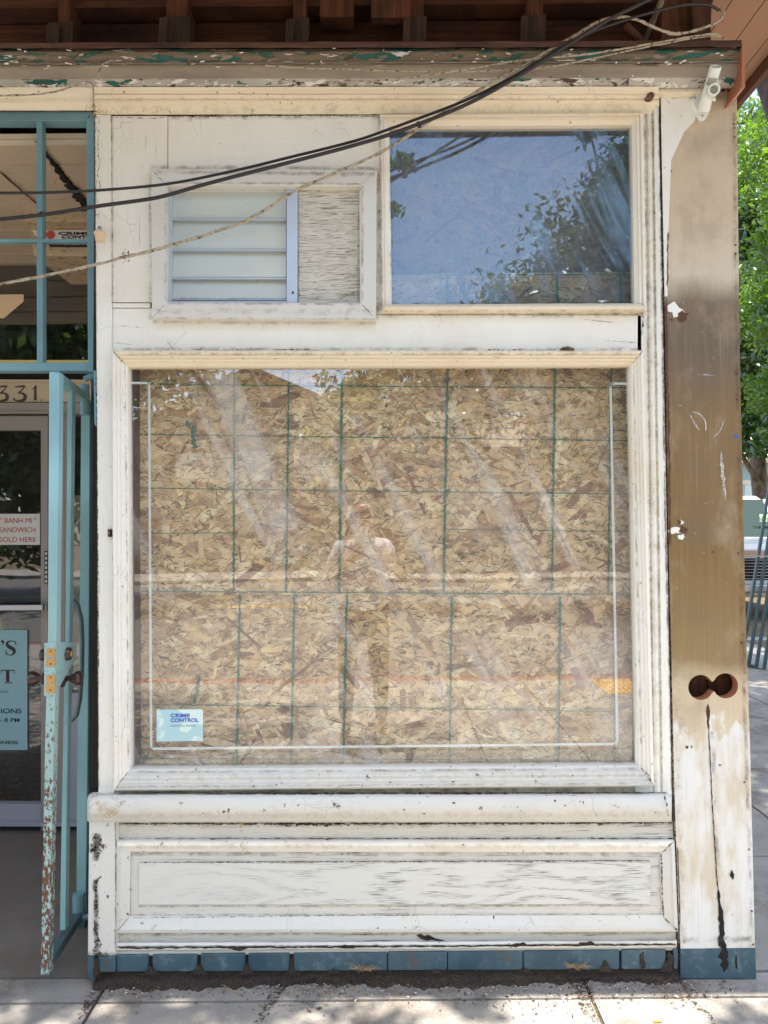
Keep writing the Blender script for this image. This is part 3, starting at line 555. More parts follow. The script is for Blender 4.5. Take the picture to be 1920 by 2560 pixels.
# --- plinth of teal painted brick
b = MB(); xs = [(252, 320), (329, 426), (433, 529), (536, 625), (634, 836.3), (838, 966), (967.3, 1129), (1131, 1338), (1343, 1438), (1455, 1465)]
for a, c in xs:
    tl, bl = lerp(2064, 2051, (a - 190) / 1270), lerp(2100, 2094, (a - 190) / 1270); tr, br = lerp(2064, 2051, (c - 190) / 1270), lerp(2100, 2094, (c - 190) / 1270)
    b.slab([(a, tl), (c, tr), (c, br - 3), (c - 3, br), (a + 3, bl), (a, bl - 3)], -.020 + random.uniform(-.002, .002), .02)
b.slab([(187.5, 2066), (202, 2066), (205, 2117), (188, 2117)], -.032, .16); b.slab([(211, 2066), (249, 2066), (249, 2100), (214, 2101)], -.030, .02)
b.build('plinth', M['plinth'], shop, bevel=.003)
b = MB(); b.slab([(205, 2064), (1466, 2050), (1466, 2112), (205, 2120)], -.008, .03); b.build('mortar', M['dirt'], shop)

b = MB()
for x, h_ in ((325, 16), (430, 20), (533, 20), (630, 8), (722, 7), (1135, 6), (1308, 22), (1240, 5), (942, 6), (1440, 22)):
    yb = lerp(2103, 2096, (x - 190) / 1270); pts = [(x - 16, yb + 3), (x - 7, yb - h_ * .35), (x - 3, yb - h_), (x + 3, yb - h_ * .9), (x + 8, yb - h_ * .3), (x + 17, yb + 3)]; b.face([P(a + random.uniform(-1.5, 1.5), c, -.0245) for a, c in reversed(pts)])
b.ribbon([(1549 - 160, 2056), (1549 - 161, 2095)], .016, -.0246, .5); b.ribbon([(1447, 2056), (1449, 2100)], .022, -.0247, .5); b.ribbon([(208, 2068), (206, 2112)], .022, -.0335, .5); b.ribbon([(630, 2066), (629, 2098)], .008, -.0248, .5)
b.build('packed_dirt', M['dirt'], shop)
# --- corner post with two round cut-outs and a long split
def pxr(y):   # right edge
    for (y0, x0), (y1, x1) in zip(PR, PR[1:]):
        if y0 <= y <= y1: return lerp(x0, x1, (y - y0) / (y1 - y0))
    return PR[-1][1]
PR = [(180, 1591), (199, 1591.5), (774, 1598), (1378, 1612), (1607, 1620), (2050, 1631), (2112, 1633)]
PLf = [(180, 1427), (640, 1436), (1100, 1443), (1700, 1457), (2055, 1469), (2112, 1470)]
pf = -.012; out = [P(x, y, pf) for y, x in PLf] + [P(x, y, pf) for y, x in reversed(PR)]
c1, c2 = PF(1752, 1718.5, pf), PF(1814, 1714.5, pf); rr = .0425; dd = (c2 - c1).length / 2; mid = (c1 + c2) / 2; a0 = math.acos(min(1, (dd - .004) / rr)); hole = []
for k in range(25): a = a0 + (2 * math.pi - 2 * a0) * k / 24; hole.append(Vector((c1.x + rr * math.cos(a), pf, c1.z + rr * math.sin(a))))
for k in range(25): a = math.pi + a0 + (2 * math.pi - 2 * a0) * k / 24; hole.append(Vector((c2.x + rr * math.cos(a), pf, c2.z + rr * math.sin(a))))
b = MB(); flat = out + hole
for t3 in tessellate_polygon([[Vector((p.x, p.z, 0)) for p in out], [Vector((p.x, p.z, 0)) for p in hole]]): b.face([flat[i] for i in t3])
n = len(out)
for i in range(n): p, q = out[i], out[(i + 1) % n]; b.face([p, Vector((p.x, .16, p.z)), Vector((q.x, .16, q.z)), q])
n = len(hole)
for i in range(n): p, q = hole[i], hole[(i + 1) % n]; b.face([p, q, Vector((q.x, .03, q.z)), Vector((p.x, .03, p.z))], 1)
post = b.build('corner_post', [M['post'], M['redend']], shop)
b = MB(); b.slab([(1484, 1440), (1606, 1440), (1606, 1530), (1484, 1530)], .07, .075); b.slab([(1530, 1440), (1534, 1440), (1534, 1530), (1530, 1530)], .06, .07); b.build('cavity', M['stud'], post)
b = MB(); b.ribbon([(1529, 1521), (1530, 1560), (1531.5, 1580)], lambda t: .013 * (1 - t) + .003, pf - .0012, .5); b.build('split_edge', M['stud'], post)
b = MB(); b.ribbon([(1531, 1575), (1534, 1640), (1540, 1760), (1549, 1900), (1552, 1925)], .0032, pf - .0030, .6); b.ribbon([(1552, 1920), (1556, 1960), (1559, 2010), (1562, 2050), (1566, 2100)], lambda t: .006 + .022 * t, pf - .0030, .5)
b.ribbon([(1573, 2058), (1566, 2078)], .012, pf - .0031, .6); b.ribbon([(1589, 2062), (1592, 2095)], .006, pf - .0031, .8)
b.ribbon([(1580, 1880), (1583, 1900)], .012, pf - .0030, .7); b.ribbon([(1464, 1830), (1468, 1960), (1469, 2105)], .003, pf - .0030, .5)
b.ribbon([(1427, 205), (1429, 400), (1432, 560)], .0018, pf - .0030, .8); b.build('split', M['black'], post)
b = MB()
def hole_patch(x, y, s): 
    b.blob(x, y, .016 * s, .014 * s, pf - .0012, .35)
b.ribbon([(1442, 660), (1470, 676), (1480, 684)], .036, pf - .001, .35); b.ribbon([(1443, 1147), (1476, 1146)], .022, pf - .001, .3); b.blob(1472, 1160, .012, .008, pf - .001, .4); b.blob(1470, 1128, .010, .006, pf - .001, .4); b.build('exposed_white', M['white'], post)
b = MB(); b.blob(1477, 682, .018, .016, pf - .0018, .5); b.blob(1476, 1145, .014, .014, pf - .0018, .4); b.blob(1468, 1128, .007, .007, pf - .0018, .3); b.blob(1484, 1614, .005, .005, pf - .0018, .2); b.blob(1494, 1613, .003, .005, pf - .0018, .4)
for x, y in ((1586, 268), (1586.5, 276), (1586.5, 296), (1589, 529), (1589.5, 548), (1592, 808), (1592, 863), (1594, 1195), (1602, 1388), (1608, 1690), (1624, 1968), (1627, 2040), (1618, 1835), (1555, 1653), (1450, 370), (1451, 690), (1540, 1192)): b.blob(x, y, .0035, .0035, pf - .0018, .3)
b.ribbon([(1590, 676), (1590, 686)], .008, pf - .0018, .5); b.ribbon([(1605, 1405), (1608, 1418)], .009, pf - .0018, .6); b.build('nail_hole', M['rust'], post)
b = MB(); b.ribbon([(1491, 893), (1500, 915), (1513, 930)], .004, pf - .001, .6); b.ribbon([(1493, 888), (1512, 895), (1524, 910), (1525, 934)], .003, pf - .001, .6); b.ribbon([(1565, 905), (1556, 930), (1540, 945)], .003, pf - .001, .6); b.ribbon([(1557, 972), (1560, 1010), (1565, 1050), (1568, 1080)], lambda t: .003 + .008 * math.sin(math.pi * t), pf - .001, .6); b.ribbon([(1505, 808), (1545, 812)], .003, pf - .001, .8); b.build('chalk_mark', M['chalk'], post)
b = MB(); b.blob(1590.5, 943, .006, .007, pf - .001, .2); b.build('ink_spot', M['bluetext'], post)
# white strip left of the post face, cap on top, teal foot
b = MB(); q = [(1427, 205), (1441, 203), (1444, 330), (1437, 345), (1440, 640), (1438, 700), (1445, 1100), (1443, 1100), (1436, 640)]; b.slab([(1427, 205), (1520, 203), (1500, 262), (1478, 285), (1462, 320), (1450, 345), (1444, 500), (1442, 640), (1436, 640)], pf - .003, pf - .0005); b.build('white_strip', M['white'], post)
b = MB(); b.ribbon([(1440, 640), (1440.5, 760), (1444, 900), (1446, 1020), (1448, 1180)], .0055, pf - .0036, .7); b.ribbon([(1443, 500), (1442, 620)], .004, pf - .0036, .8); b.build('peeled_edge', M['rust'], post)
b = MB(); b.slab([(1424, 194), (1428, 186), (1548, 188), (1548, 199), (1424, 202)], -.040, .0); b.build('post_cap', M['cream'], shop, bevel=.003)
b = MB(); b.ribbon([(1425, 203), (1540, 200)], .006, -.017, .7); b.ribbon([(1555, 196), (1598, 196)], .010, -.03, .5); b.build('cap_crack', M['crack'], shop)
b = MB(); b.slab([(1470, 2050), (1552, 2049), (1559, 2049), (1631.5, 2048), (1633.5, 2114), (1470, 2113)], pf - .0022, .165); b.build('post_foot_paint', M['plinth'], post)
# gap between jamb and post, long checks, hairline joints
b = MB(); b.ribbon([(1426, 210), (1432, 640), (1437, 900), (1440, 1100), (1455, 1700), (1459, 1815), (1468, 2100)], .006, -.0105, .5); b.ribbon([(1411, 255), (1413, 420), (1415, 480)], .0022, -.0145, .8)
b.ribbon([(1414, 480), (1416, 600)], .0015, -.0145, .8); b.ribbon([(1388, 660), (1389, 700), (1386, 725)], .006, -.004, .7); b.ribbon([(1380, 655), (1392, 660), (1392, 668)], .005, -.038, .6)
for k in range(34):
    y = 300 + k * 11 + random.uniform(-4, 4); x = 1412 + (y - 300) * .0135; b.ribbon([(x - random.uniform(1, 4), y), (x + random.uniform(0, 2), y + random.uniform(-1, 1))], .0009, -.0146, .5)
pp = [(213, 247)];
for k in range(44): pp.append((213 + random.uniform(-2.2, 3.5), 255 + k * 8.2))
b.ribbon(pp[:22], .0020, -.0072, .7); b.ribbon([(x - 2, y) for x, y in pp[22:30]], .0012, -.0072, .7)
b.ribbon([(205, 245), (206, 700), (210, 1000), (213, 1400), (212, 1705)], .0028, -.0072, .8)
for x0, y0, x1, y1 in ((1260, 690, 1330, 697), (1300, 735, 1383, 741), (243, 702, 310, 708), (243, 740, 285, 744), (540, 752, 580, 756), (860, 665, 1080, 668)): b.ribbon([(x0, y0), (x1, y1)], .0014, -.0022, .8)
for x0, x1 in ((420, 560), (590, 700), (1050, 1200)): b.ribbon([(x0, 756), (x1, 757)], .004, -.0022, .9)
b.ribbon([(363, 251), (500, 252), (640, 249), (815, 251)], .003, -.002, .8); b.ribbon([(243, 253), (330, 256), (362, 252)], .002, -.003, .8)
b.build('paint_crack', M['crack'], shop)

def dirt(parent, name, mat, items):
    b = MB()
    for pts, w_, Y in items: b.ribbon(pts, w_, Y, .25, ends=False, step=.02)
    return b.build(name, M[mat], parent)
dirt(shop, 'dirt_streak', 'soft', [([(326, 361), (560, 362), (815, 365)], .022, -.0018), ([(324, 364), (325, 560), (326, 690)], .020, -.0022), ([(328, 692), (560, 694), (812, 695)], .030, -.0024), ([(816, 368), (817, 520), (816, 690)], .018, -.0024), ([(241, 250), (242, 450), (242.5, 655)], .014, -.0075), ([(244, 755), (640, 756), (1385, 756)], .026, -.0028), ([(820, 247), (821, 460), (824, 672)], .014, -.0032), ([(826, 678), (1100, 680), (1390, 677)], .030, -.0030), ([(363, 252), (820, 250)], .030, -.0026),
    ([(206, 250), (207, 600), (209, 1000), (212, 1700)], .010, -.0078), ([(243, 770), (244, 1100), (246, 1690)], .010, -.0079), ([(248, 1709), (700, 1708), (1438, 1706)], .030, .0045), ([(1411, 240), (1414, 600), (1420, 1000), (1430, 1700)], .012, -.0158), ([(1392, 250), (1399, 700), (1404, 1100), (1412, 1690)], .014, -.0155),
    ([(252, 1780), (800, 1781), (1452, 1779)], .030, -.0022), ([(252, 1812), (800, 1812), (1455, 1812)], .018, -.0024), ([(282, 1845), (800, 1845), (1425, 1845)], .020, -.0026), ([(300, 1863), (1403, 1860)], .014, -.0075), ([(299, 1958), (1405, 1956)], .012, -.0028), ([(281, 1977), (1430, 1976)], .014, -.0030), ([(252, 2018), (1460, 2014)], .022, -.0026), ([(282, 1843), (280, 1980)], .014, -.0032), ([(1427, 1843), (1432, 1980)], .02, -.0034)])
dirt(shop, 'dark_dirt_line', 'softd', [([(250, 1715), (700, 1714), (1440, 1713)], .010, -.05), ([(252, 1778), (800, 1779), (1452, 1777)], .010, -.0032), ([(253, 2046), (800, 2044), (1460, 2040)], .012, -.0285), ([(1424, 205), (1430, 640), (1437, 1100), (1452, 1700), (1466, 2100)], .010, -.0162), ([(252, 1814), (1455, 1814)], .006, -.0034), ([(1430, 1844), (1434, 1980)], .008, -.0036), ([(250, 1776), (250, 2060)], .007, -.0315), ([(190, 2062), (250, 2062)], .02, -.0316), ([(206, 1900), (207, 1990), (209, 2064)], .022, -.0318), ([(208, 1800), (208, 1860)], .035, -.0318)])
dirt(lw, 'dirt_streak', 'soft', [([(360, 395), (560, 396), (780, 398)], .014, -.0358), ([(362, 655), (778, 657)], .012, -.0358), ([(327, 687), (812, 689)], .010, -.0359), ([(783, 402), (782, 650)], .012, -.0358), ([(358, 400), (358, 650)], .012, -.0358), ([(330, 372), (560, 373), (810, 376)], .02, -.0356)])
dirt(lw, 'dirt_streak', 'soft', [([(646, 403), (645, 652)], .010, .0004), ([(776, 403), (774, 652)], .014, .0004), ([(645, 405), (778, 405)], .014, .0003), ([(372, 408), (617, 409)], .012, .0), ([(371, 645), (617, 646)], .014, -.0004)])
dirt(uw, 'dirt_streak', 'soft', [([(842, 270), (1366, 267)], .010, .0132), ([(845, 656), (1373, 653)], .012, .0130), ([(1371, 268), (1377, 655)], .012, .0131), ([(845, 270), (849, 656)], .008, .0130), ([(822, 250), (826, 670)], .010, -.0235), ([(840, 268), (845, 656)], .007, -.0105), ([(828, 673), (1394, 671)], .010, -.0375)])
dirt(dw, 'dirt_streak', 'soft', [([(272, 793), (1365, 790)], .012, .0131), ([(279, 1660), (700, 1658), (1381, 1652)], .030, .0130), ([(277, 795), (281, 1660)], .022, .0129), ([(1362, 790), (1379, 1652)], .020, .0129), ([(260, 765), (1375, 765)], .008, -.0425), ([(270, 792), (275, 1200), (277, 1664)], .010, -.0185), ([(1369, 792), (1375, 1200), (1387, 1660)], .010, -.0185), ([(282, 1668), (1380, 1661)], .012, -.0190), ([(250, 1700), (1408, 1692)], .012, -.0428)])
dirt(shop, 'water_stain', 'softy', [([(205, 238), (800, 236), (1420, 235)], .050, -.0320), ([(205, 214), (800, 213), (1420, 212)], .020, -.0480), ([(244, 762), (1385, 762)], .02, -.0435), ([(1396, 250), (1402, 500), (1408, 1000), (1418, 1700)], .05, -.0165), ([(330, 672), (810, 674)], .035, -.0364), ([(250, 1680), (1390, 1673)], .03, -.0440), ([(200, 1762), (800, 1760), (1440, 1758)], .03, -.0845), ([(260, 1828), (1440, 1828)], .03, -.0280), ([(1460, 1400), (1475, 2040)], .03, -.0175)])
dirt(post, 'dirt_streak', 'soft', [([(1585, 210), (1592, 774), (1605, 1378), (1625, 2045)], .02, -.0152), ([(1540, 1580), (1552, 1900)], .02, -.0154), ([(1475, 2030), (1625, 2028)], .03, -.0153), ([(1450, 210), (1590, 210)], .03, -.0156)])
# ================================================================== STRAND BOARDS BEHIND THE GLASS
def osb(name, label, x0, x1, y0, y1, Y, n, mul, mat, sliv):
    A, B, C, D = P(x0, y0, Y), P(x1, y0, Y), P(x1, y1, Y), P(x0, y1, Y); lo = min(A.z, B.z, C.z, D.z); hi = max(A.z, B.z); xa, xb = min(A.x, D.x), max(B.x, C.x)
    root = MB(); root.slab([(x0, y0), (x1, y0), (x1, y1), (x0, y1)], Y + .001, Y + .012); o = tag(root.build(name, M['osb_back']), label, 'board', 'strand boards behind the glass')
    N = n + sliv; vs = []; fs = []; cols = []; uvs = []
    pal = np.array([(.86, .64, .36), (.95, .76, .47), (.74, .50, .25), (.84, .62, .37), (.54, .31, .145), (.90, .64, .32), (.30, .14, .07), (.66, .42, .24)]); pw = np.array([.19, .17, .16, .15, .12, .09, .04, .08])
    pals = np.array([(.30, .18, .09), (.13, .07, .035), (.60, .48, .32), (.4, .26, .14)]); k = 0
    for i in range(N):
        small = i >= n or rng.random() < .25
        if small: l = rng.uniform(.006, .028); ww = rng.uniform(.0008, .0035); c = pals[rng.integers(0, 4)]
        else: l = rng.gamma(2.4, .032) + .025; ww = rng.uniform(.006, .034) if rng.random() < .6 else rng.uniform(.002, .008); c = pal[rng.choice(8, p=pw)]
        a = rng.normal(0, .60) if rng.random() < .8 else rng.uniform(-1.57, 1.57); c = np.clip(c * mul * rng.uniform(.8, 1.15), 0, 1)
        cx = rng.uniform(xa, xb); cz = rng.uniform(lo, hi); ca, sa = math.cos(a), math.sin(a)
        pts = [(-l / 2 - rng.uniform(0, .006), rng.uniform(-.3, .1) * ww), (-l / 2, -ww / 2), (-l * .1, -ww / 2 * rng.uniform(.9, 1.15)), (l / 2, -ww / 2 * rng.uniform(.6, 1)), (l / 2 + rng.uniform(0, .006), rng.uniform(-.2, .4) * ww), (l / 2 - rng.uniform(0, .006), ww / 2), (-l * .15, ww / 2 * rng.uniform(.9, 1.1)), (-l / 2 + rng.uniform(0, .008), ww / 2 * rng.uniform(.5, 1))]
        y = Y - .0000009 * i; f = []
        for (u, v) in pts:
            X = min(max(cx + u * ca - v * sa, xa), xb); Z = min(max(cz + u * sa + v * ca, lo), hi); vs.append((X, y, Z)); uvs += [u + i * .37, v + i * .11]; f.append(k); k += 1; cols.append((c[0], c[1], c[2], 1))
        fs.append(f)
    me = bpy.data.meshes.new('strands'); me.from_pydata(vs, [], fs); ca_ = me.color_attributes.new('Col', 'FLOAT_COLOR', 'CORNER'); ca_.data.foreach_set('color', np.array(cols, dtype=np.float32).ravel()); me.materials.append(mat); me.uv_layers.new(name='UVMap').data.foreach_set('uv', uvs)
    s = bpy.data.objects.new('strands', me); sc.collection.objects.link(s); setpar(s, o); return o
YB = .105
ob1 = osb('strand_board', 'upper strand board with green grid lines filling the top of the big display window', 283, 1400, 770, 1278, YB, 8500, 1., M['osb'], 9000)
ob2 = osb('strand_board', 'lower strand board behind the sticker, filling the bottom of the big display window', 283, 1400, 1279.5, 1680, YB + .002, 6500, 1., M['osb'], 7500)
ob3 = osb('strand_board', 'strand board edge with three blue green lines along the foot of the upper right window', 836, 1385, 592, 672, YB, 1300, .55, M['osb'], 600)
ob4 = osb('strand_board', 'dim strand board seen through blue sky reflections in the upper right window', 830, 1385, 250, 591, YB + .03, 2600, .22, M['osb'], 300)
def ink(parent, lines):
    b = MB()
    for pts, w in lines: b.ribbon(pts, w, YB - .0142, .45, step=.004, ends=False)
    b.build('green_line', M['green_ink'], parent)
ink(ob1, [([(285, 829), (700, 834), (1365, 838)], .0045), ([(285, 938), (800, 945), (1370, 952)], .0045), ([(285, 1054), (800, 1061), (1372, 1067)], .004), ([(300, 1152), (500, 1151)], .003), ([(960, 1143), (1370, 1148)], .003),
    ([(506, 788), (504.5, 1278)], .0075), ([(624, 788), (618, 1278)], .0075), ([(739, 788), (733, 1278)], .0095), ([(967, 788), (958, 1278)], .0095), ([(1199, 788), (1192, 1278)], .0085), ([(1321, 788), (1314, 1278)], .008), ([(400, 915), (420, 921), (416, 945), (423, 968)], .016), ([(285, 1277), (1372, 1284)], .005)])
ink(ob2, [([(518, 1284), (511, 1662)], .0085), ([(636, 1284), (628, 1662)], .0085), ([(749, 1286), (741, 1662)], .0085), ([(976, 1288), (971, 1658)], .0085), ([(1210, 1290), (1206, 1658)], .0085), ([(1329, 1292), (1327, 1658)], .0075), ([(285, 1521), (800, 1528), (1320, 1537)], .0045), ([(285, 1638), (1300, 1642)], .003), ([(430, 1460), (420, 1520)], .012)])
ink(ob3, [([(966, 594), (967, 660)], .008), ([(1203, 594), (1205, 660)], .008), ([(1340, 594), (1342, 660)], .008), ([(842, 593), (1380, 593)], .004)])
b = MB(); q0 = [P(x, y, .03) for x, y in ((266, 784), (1371, 781), (1388, 1664), (271, 1671))]
for i in range(4):
    p, q = q0[i], q0[(i + 1) % 4]; b.face([p, q, Vector((q.x, .16, q.z)), Vector((p.x, .16, p.z))])
b.build('shade_reveal', M['sheath'], dw)  # dark lining added to absorb light around the board edges
b = MB(); b.slab([(276, 788), (290, 788), (292, 1664), (281, 1664)], .04, .12); tag(b.build('window_stud', M['sheath'],), 'dark reddish timber stud at the left edge inside the big display window', 'stud')
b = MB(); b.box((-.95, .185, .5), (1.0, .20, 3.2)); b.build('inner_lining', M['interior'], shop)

# sticker on the glass
st = MB(); c = P(338, 1533, .0105); a = [(338.5, 1533), (437, 1532), (438.5, 1534), (438.5, 1597), (436.5, 1600.5), (338, 1602)]; st.slab(a, .0115, .0132)
sk = tag(st.build('window_sticker', M['sticker']), 'pale blue CRIME CONTROL alarm sticker on the lower left of the big window', 'sticker')
text('CRIME', 368.5, 1541.5, 410, 1549.5, .0112, M['bluetext'], 'lettering', sk, .02); text('CONTROL', 368.5, 1551.5, 429, 1559.8, .0112, M['bluetext'], 'lettering', sk, .02); text('ELECTRONIC SYSTEMS', 369, 1566, 421, 1569.5, .0112, M['fadetext'], 'lettering', sk)

# ================================================================== ENTRY BEHIND THE GRILLE
YD = 1.26
ent = shop
b = MB(); z0 = 2.925
for k in range(8): y0 = .115 + k * .15; b.box((-3.2, y0, z0 - (k % 2) * .004), (-.93, y0 + .143, z0 + .02))
b.box((-3.2, .112, z0 + .022), (-.93, 1.3, z0 + .04)); ceil = b.build('entry_ceiling', M['ceilcream'], ent)
def PC(x, y, z=z0 - .006): return PG(x, y, z)
b = MB()
def cribbon(pts, w, jag, z=z0 - .0085):
    ps = [PG(x, y, z) for x, y in pts]; dn = []
    for p, q in zip(ps, ps[1:]): dn += [p.lerp(q, i / 12) for i in range(12)]
    L = []
    for i, p in enumerate(dn):
        t = (dn[min(i + 1, len(dn) - 1)] - dn[max(i - 1, 0)]).normalized(); nn = Vector((t.y, -t.x, 0)); ww = w(i / len(dn)); L.append((p + nn * ww * random.uniform(1 - jag, 1 + jag), p - nn * ww * random.uniform(1 - jag, 1 + jag)))
    for (p, q), (r, s) in zip(L, L[1:]): b.face([p, q, s, r])
cribbon([(78, 305), (106, 340), (140, 385), (165, 420), (184, 440), (213, 500)], lambda t: .006 + .022 * t, .6); cribbon([(112, 345), (176, 425)], lambda t: .003, .3); cribbon([(0, 372), (85, 445)], lambda t: .004, .3); cribbon([(180, 430), (213, 432)], lambda t: .004, .3)
b.build('peeling_crack', M['black'], ceil)
# housing with alarm sign
b = MB(); Yh = .66; b.slab([(52, 434), (230, 434), (230, 478), (52, 478)], Yh, .80); b.slab([(63, 478), (230, 478), (230, 553), (72, 553)], Yh + .05, 1.1); hb = b.build('shutter_housing', M['rustcream'], ent, bevel=.004)
b = MB(); b.slab([(68, 497), (215, 497), (215, 519), (86, 519)], Yh + .035, Yh + .045, 0); b.slab([(97, 519.5), (215, 519.5), (215, 532), (108, 532)], Yh + .035, Yh + .045, 1)
sg = tag(b.build('alarm_sign', [M['paper'], M['blacktext']]), 'white and black CRIME CONTROL sign with red dot on the rusty housing inside the entry', 'sign')
text('CRIME', 126, 501, 195, 507.5, Yh + .0335, M['blacktext'], 'lettering', sg, .03); text('CONTROL', 133, 508.5, 222, 515.5, Yh + .0335, M['blacktext'], 'lettering', sg, .03); text('CALL 835', 134, 521.5, 200, 528.5, Yh + .0335, M['paper'], 'lettering', sg, .02)
b = MB(); b.lathe(P(109, 507.5, Yh + .033), (0, -1, 0), [(0, .019), (.003, .018)], 24); b.build('red_dot', M['redtext'], sg)
# door wall
b = MB(); b.slab([(-400, 790), (420, 790), (420, 822), (-400, 822)], YD + .02, YD + .1); b.build('header_gap', M['black'], ent)
b = MB(); b.slab([(-400, 822), (420, 824), (420, 869), (-400, 869)], YD, YD + .05); b.slab([(-400, 819), (420, 820), (420, 826), (-400, 825)], YD - .012, YD); hd = b.build('header_board', M['header'], ent, bevel=.002)
b = MB(); b.slab([(-400, 777), (420, 778), (420, 784), (-400, 784)], YD - .02, YD + .1); b.build('yellow_ledge', M['yellow'], ent)
b = MB(); b.slab([(-400, 870), (420, 870), (420, 888), (-400, 888)], YD - .02, YD + .05); b.slab([(-400, 888), (420, 888), (420, 893), (-400, 893)], YD - .03, YD + .05); b.build('door_header', M['dooralu'], ent, bevel=.001)
b = MB(); b.slab([(-400, 553), (420, 553), (420, 560), (-400, 560)], YD - .01, YD + .08); b.slab([(-400, 560), (420, 560), (420, 780), (-400, 780)], YD + .03, YD + .035, 1); b.build('entry_transom', [M['ceilcream'], M['glass_dark']], ent)
# door leaf: frame, glass, push bar
b = MB()
b.slab([(-230, 898), (91, 898), (91, 929), (-230, 929)], YD, YD + .045); b.slab([(88, 898), (103, 898), (103, 1795), (88, 1795)], YD - .002, YD + .045); b.slab([(-230, 929), (-205, 929), (-205, 1795), (-230, 1795)], YD, YD + .045)
b.slab([(-230, 1736), (88, 1737), (88, 1775), (-230, 1774)], YD, YD + .045, 1)
door = b.build('door', [M['dooralu'], M['doorpale']], ent, bevel=.0015)
b = MB(); b.slab([(-205, 929), (88, 929), (88, 1737), (-205, 1736)], YD + .02, YD + .026); b.build('pane', M['glass_dark'], door)
b = MB(); p0, p1 = P(-200, 1314, YD - .05), P(95, 1312, YD - .05); b.beam(p0, p1, .03, .028); b.beam(p1, p1 + Vector((.03, .05, 0)), .025, .028); b.build('push_bar', M['steel'], door, bevel=.003)
b = MB(); b.slab([(-300, 1775), (420, 1776), (420, 1786), (-300, 1785)], YD - .03, YD + .1); b.build('threshold', M['doorpale'], ent)
b = MB(); b.slab([(103.5, 893), (140, 893), (140, 1780), (103.5, 1780)], YD + .01, YD + .06); b.slab([(140, 893), (146, 893), (146, 1780), (140, 1780)], YD - .0, YD + .06); b.slab([(230, 893), (420, 893), (420, 1780), (230, 1780)], YD, YD + .06); b.build('door_jamb', M['dooralu'], ent, bevel=.002)
b = MB(); b.slab([(96, 1190), (102.5, 1190), (102.5, 1262), (96, 1262)], YD - .006, YD - .002, 1)
for k in range(7): b.slab([(97.5, 1193 + k * 10), (101.5, 1193 + k * 10), (101.5, 1199 + k * 10), (97.5, 1199 + k * 10)], YD - .008, YD - .006, 0)
tag(b.build('door_label', [M['paper'], M['blacktext']]), 'narrow upright black and white label on the door stile beside the gate', 'label')
b = MB(); b.slab([(146, 893), (230, 893), (230, 1500), (146, 1500)], YD + .03, YD + .035, 0); b.slab([(146, 1500), (230, 1500), (230, 1780), (146, 1780)], YD + .01, YD + .03, 1); b.slab([(146, 1497), (230, 1497), (230, 1506), (146, 1506)], YD - .0, YD + .03, 1); b.build('sidelight', [M['glass_dark'], M['doorpale']], ent)
# things inside the shop, seen through the door and sidelight
b = MB(); b.slab([(146, 1070), (240, 1070), (240, 1176), (146, 1176)], 1.7, 2.2, 0); b.slab([(146, 1180), (240, 1180), (240, 1500), (146, 1500)], 1.68, 2.2, 0); b.slab([(146, 1176), (240, 1176), (240, 1180), (146, 1180)], 1.75, 2.2, 1)
ap = tag(b.build('kitchen_cabinet', [M['shopwhite'], M['black']], bevel=.004), 'pale white cabinet standing inside the shop behind the side glass', 'cabinet')
b = MB(); b.slab([(160, 1420), (200, 1420), (200, 1450), (160, 1450)], 1.66, 1.675, 0); b.slab([(160, 1452), (200, 1452), (200, 1480), (160, 1480)], 1.66, 1.675, 1); b.build('notice', [M['yellow'], M['redtext']], ap)
b = MB(); b.hexa([V3_(q) for q in ((-3.1, 1.62, 2.82), (-2.02, 1.62, 2.82), (-2.30, 1.95, 2.82), (-3.1, 1.95, 2.82))], [V3_(q) for q in ((-3.1, 1.62, 2.86), (-2.02, 1.62, 2.86), (-2.30, 1.95, 2.86), (-3.1, 1.95, 2.86))]); lamp = b.build('lamp_panel', None or NT('lamp_glow').m)
t_ = NT('warm_lamp_glow'); e = t_.n('Emission', i={0: (1, .66, .36, 1), 1: .10}); t_.t.links.new(e.outputs[0], t_.out.inputs[0]); lamp.data.materials.clear(); lamp.data.materials.append(t_.m); lamp.name = 'ceiling_lamp'
tag(lamp, 'warm lit ceiling lamp panel inside the shop seen through the dark transom', 'lamp')
b = MB(); b.slab([(-60, 1290), (-20, 1290), (60, 1500), (20, 1500)], 1.34, 1.36); tag(b.build('reflection_board', NT('reflection_yellow').bsdf((.5, .36, .1), .6)), 'yellow board added for a reflection, leaning inside the door glass behind the blue poster', 'board')  # board added in place of a yellow strip reflected across the poster
# plant inside the door
pl = empty('potted_plant', P(5, 1500, 1.6), 'leafy pot plant just inside the door glass below the sandwich sign', 'plant')
b = MB(); base = P(8, 1420, 1.6)
b.tube([base - Vector((0, 0, .2)), base, base + Vector((.02, 0, .15))], .006, 6); b.build('stem', M['bark'], pl)
b = MB()
for k in range(90):
    c = base + Vector((random.gauss(0, .07), random.gauss(0, .05), random.uniform(-.12, .22))); d = Vector((random.uniform(-1, 1), random.uniform(-1, .3), random.uniform(-1, 1))).normalized() * .02; u = d.orthogonal().normalized() * .009
    b.face([c - d, c + u, c + d, c - u], col=(random.random(), 0, 0, 1))
b.build('foliage', M['leaf'], pl)
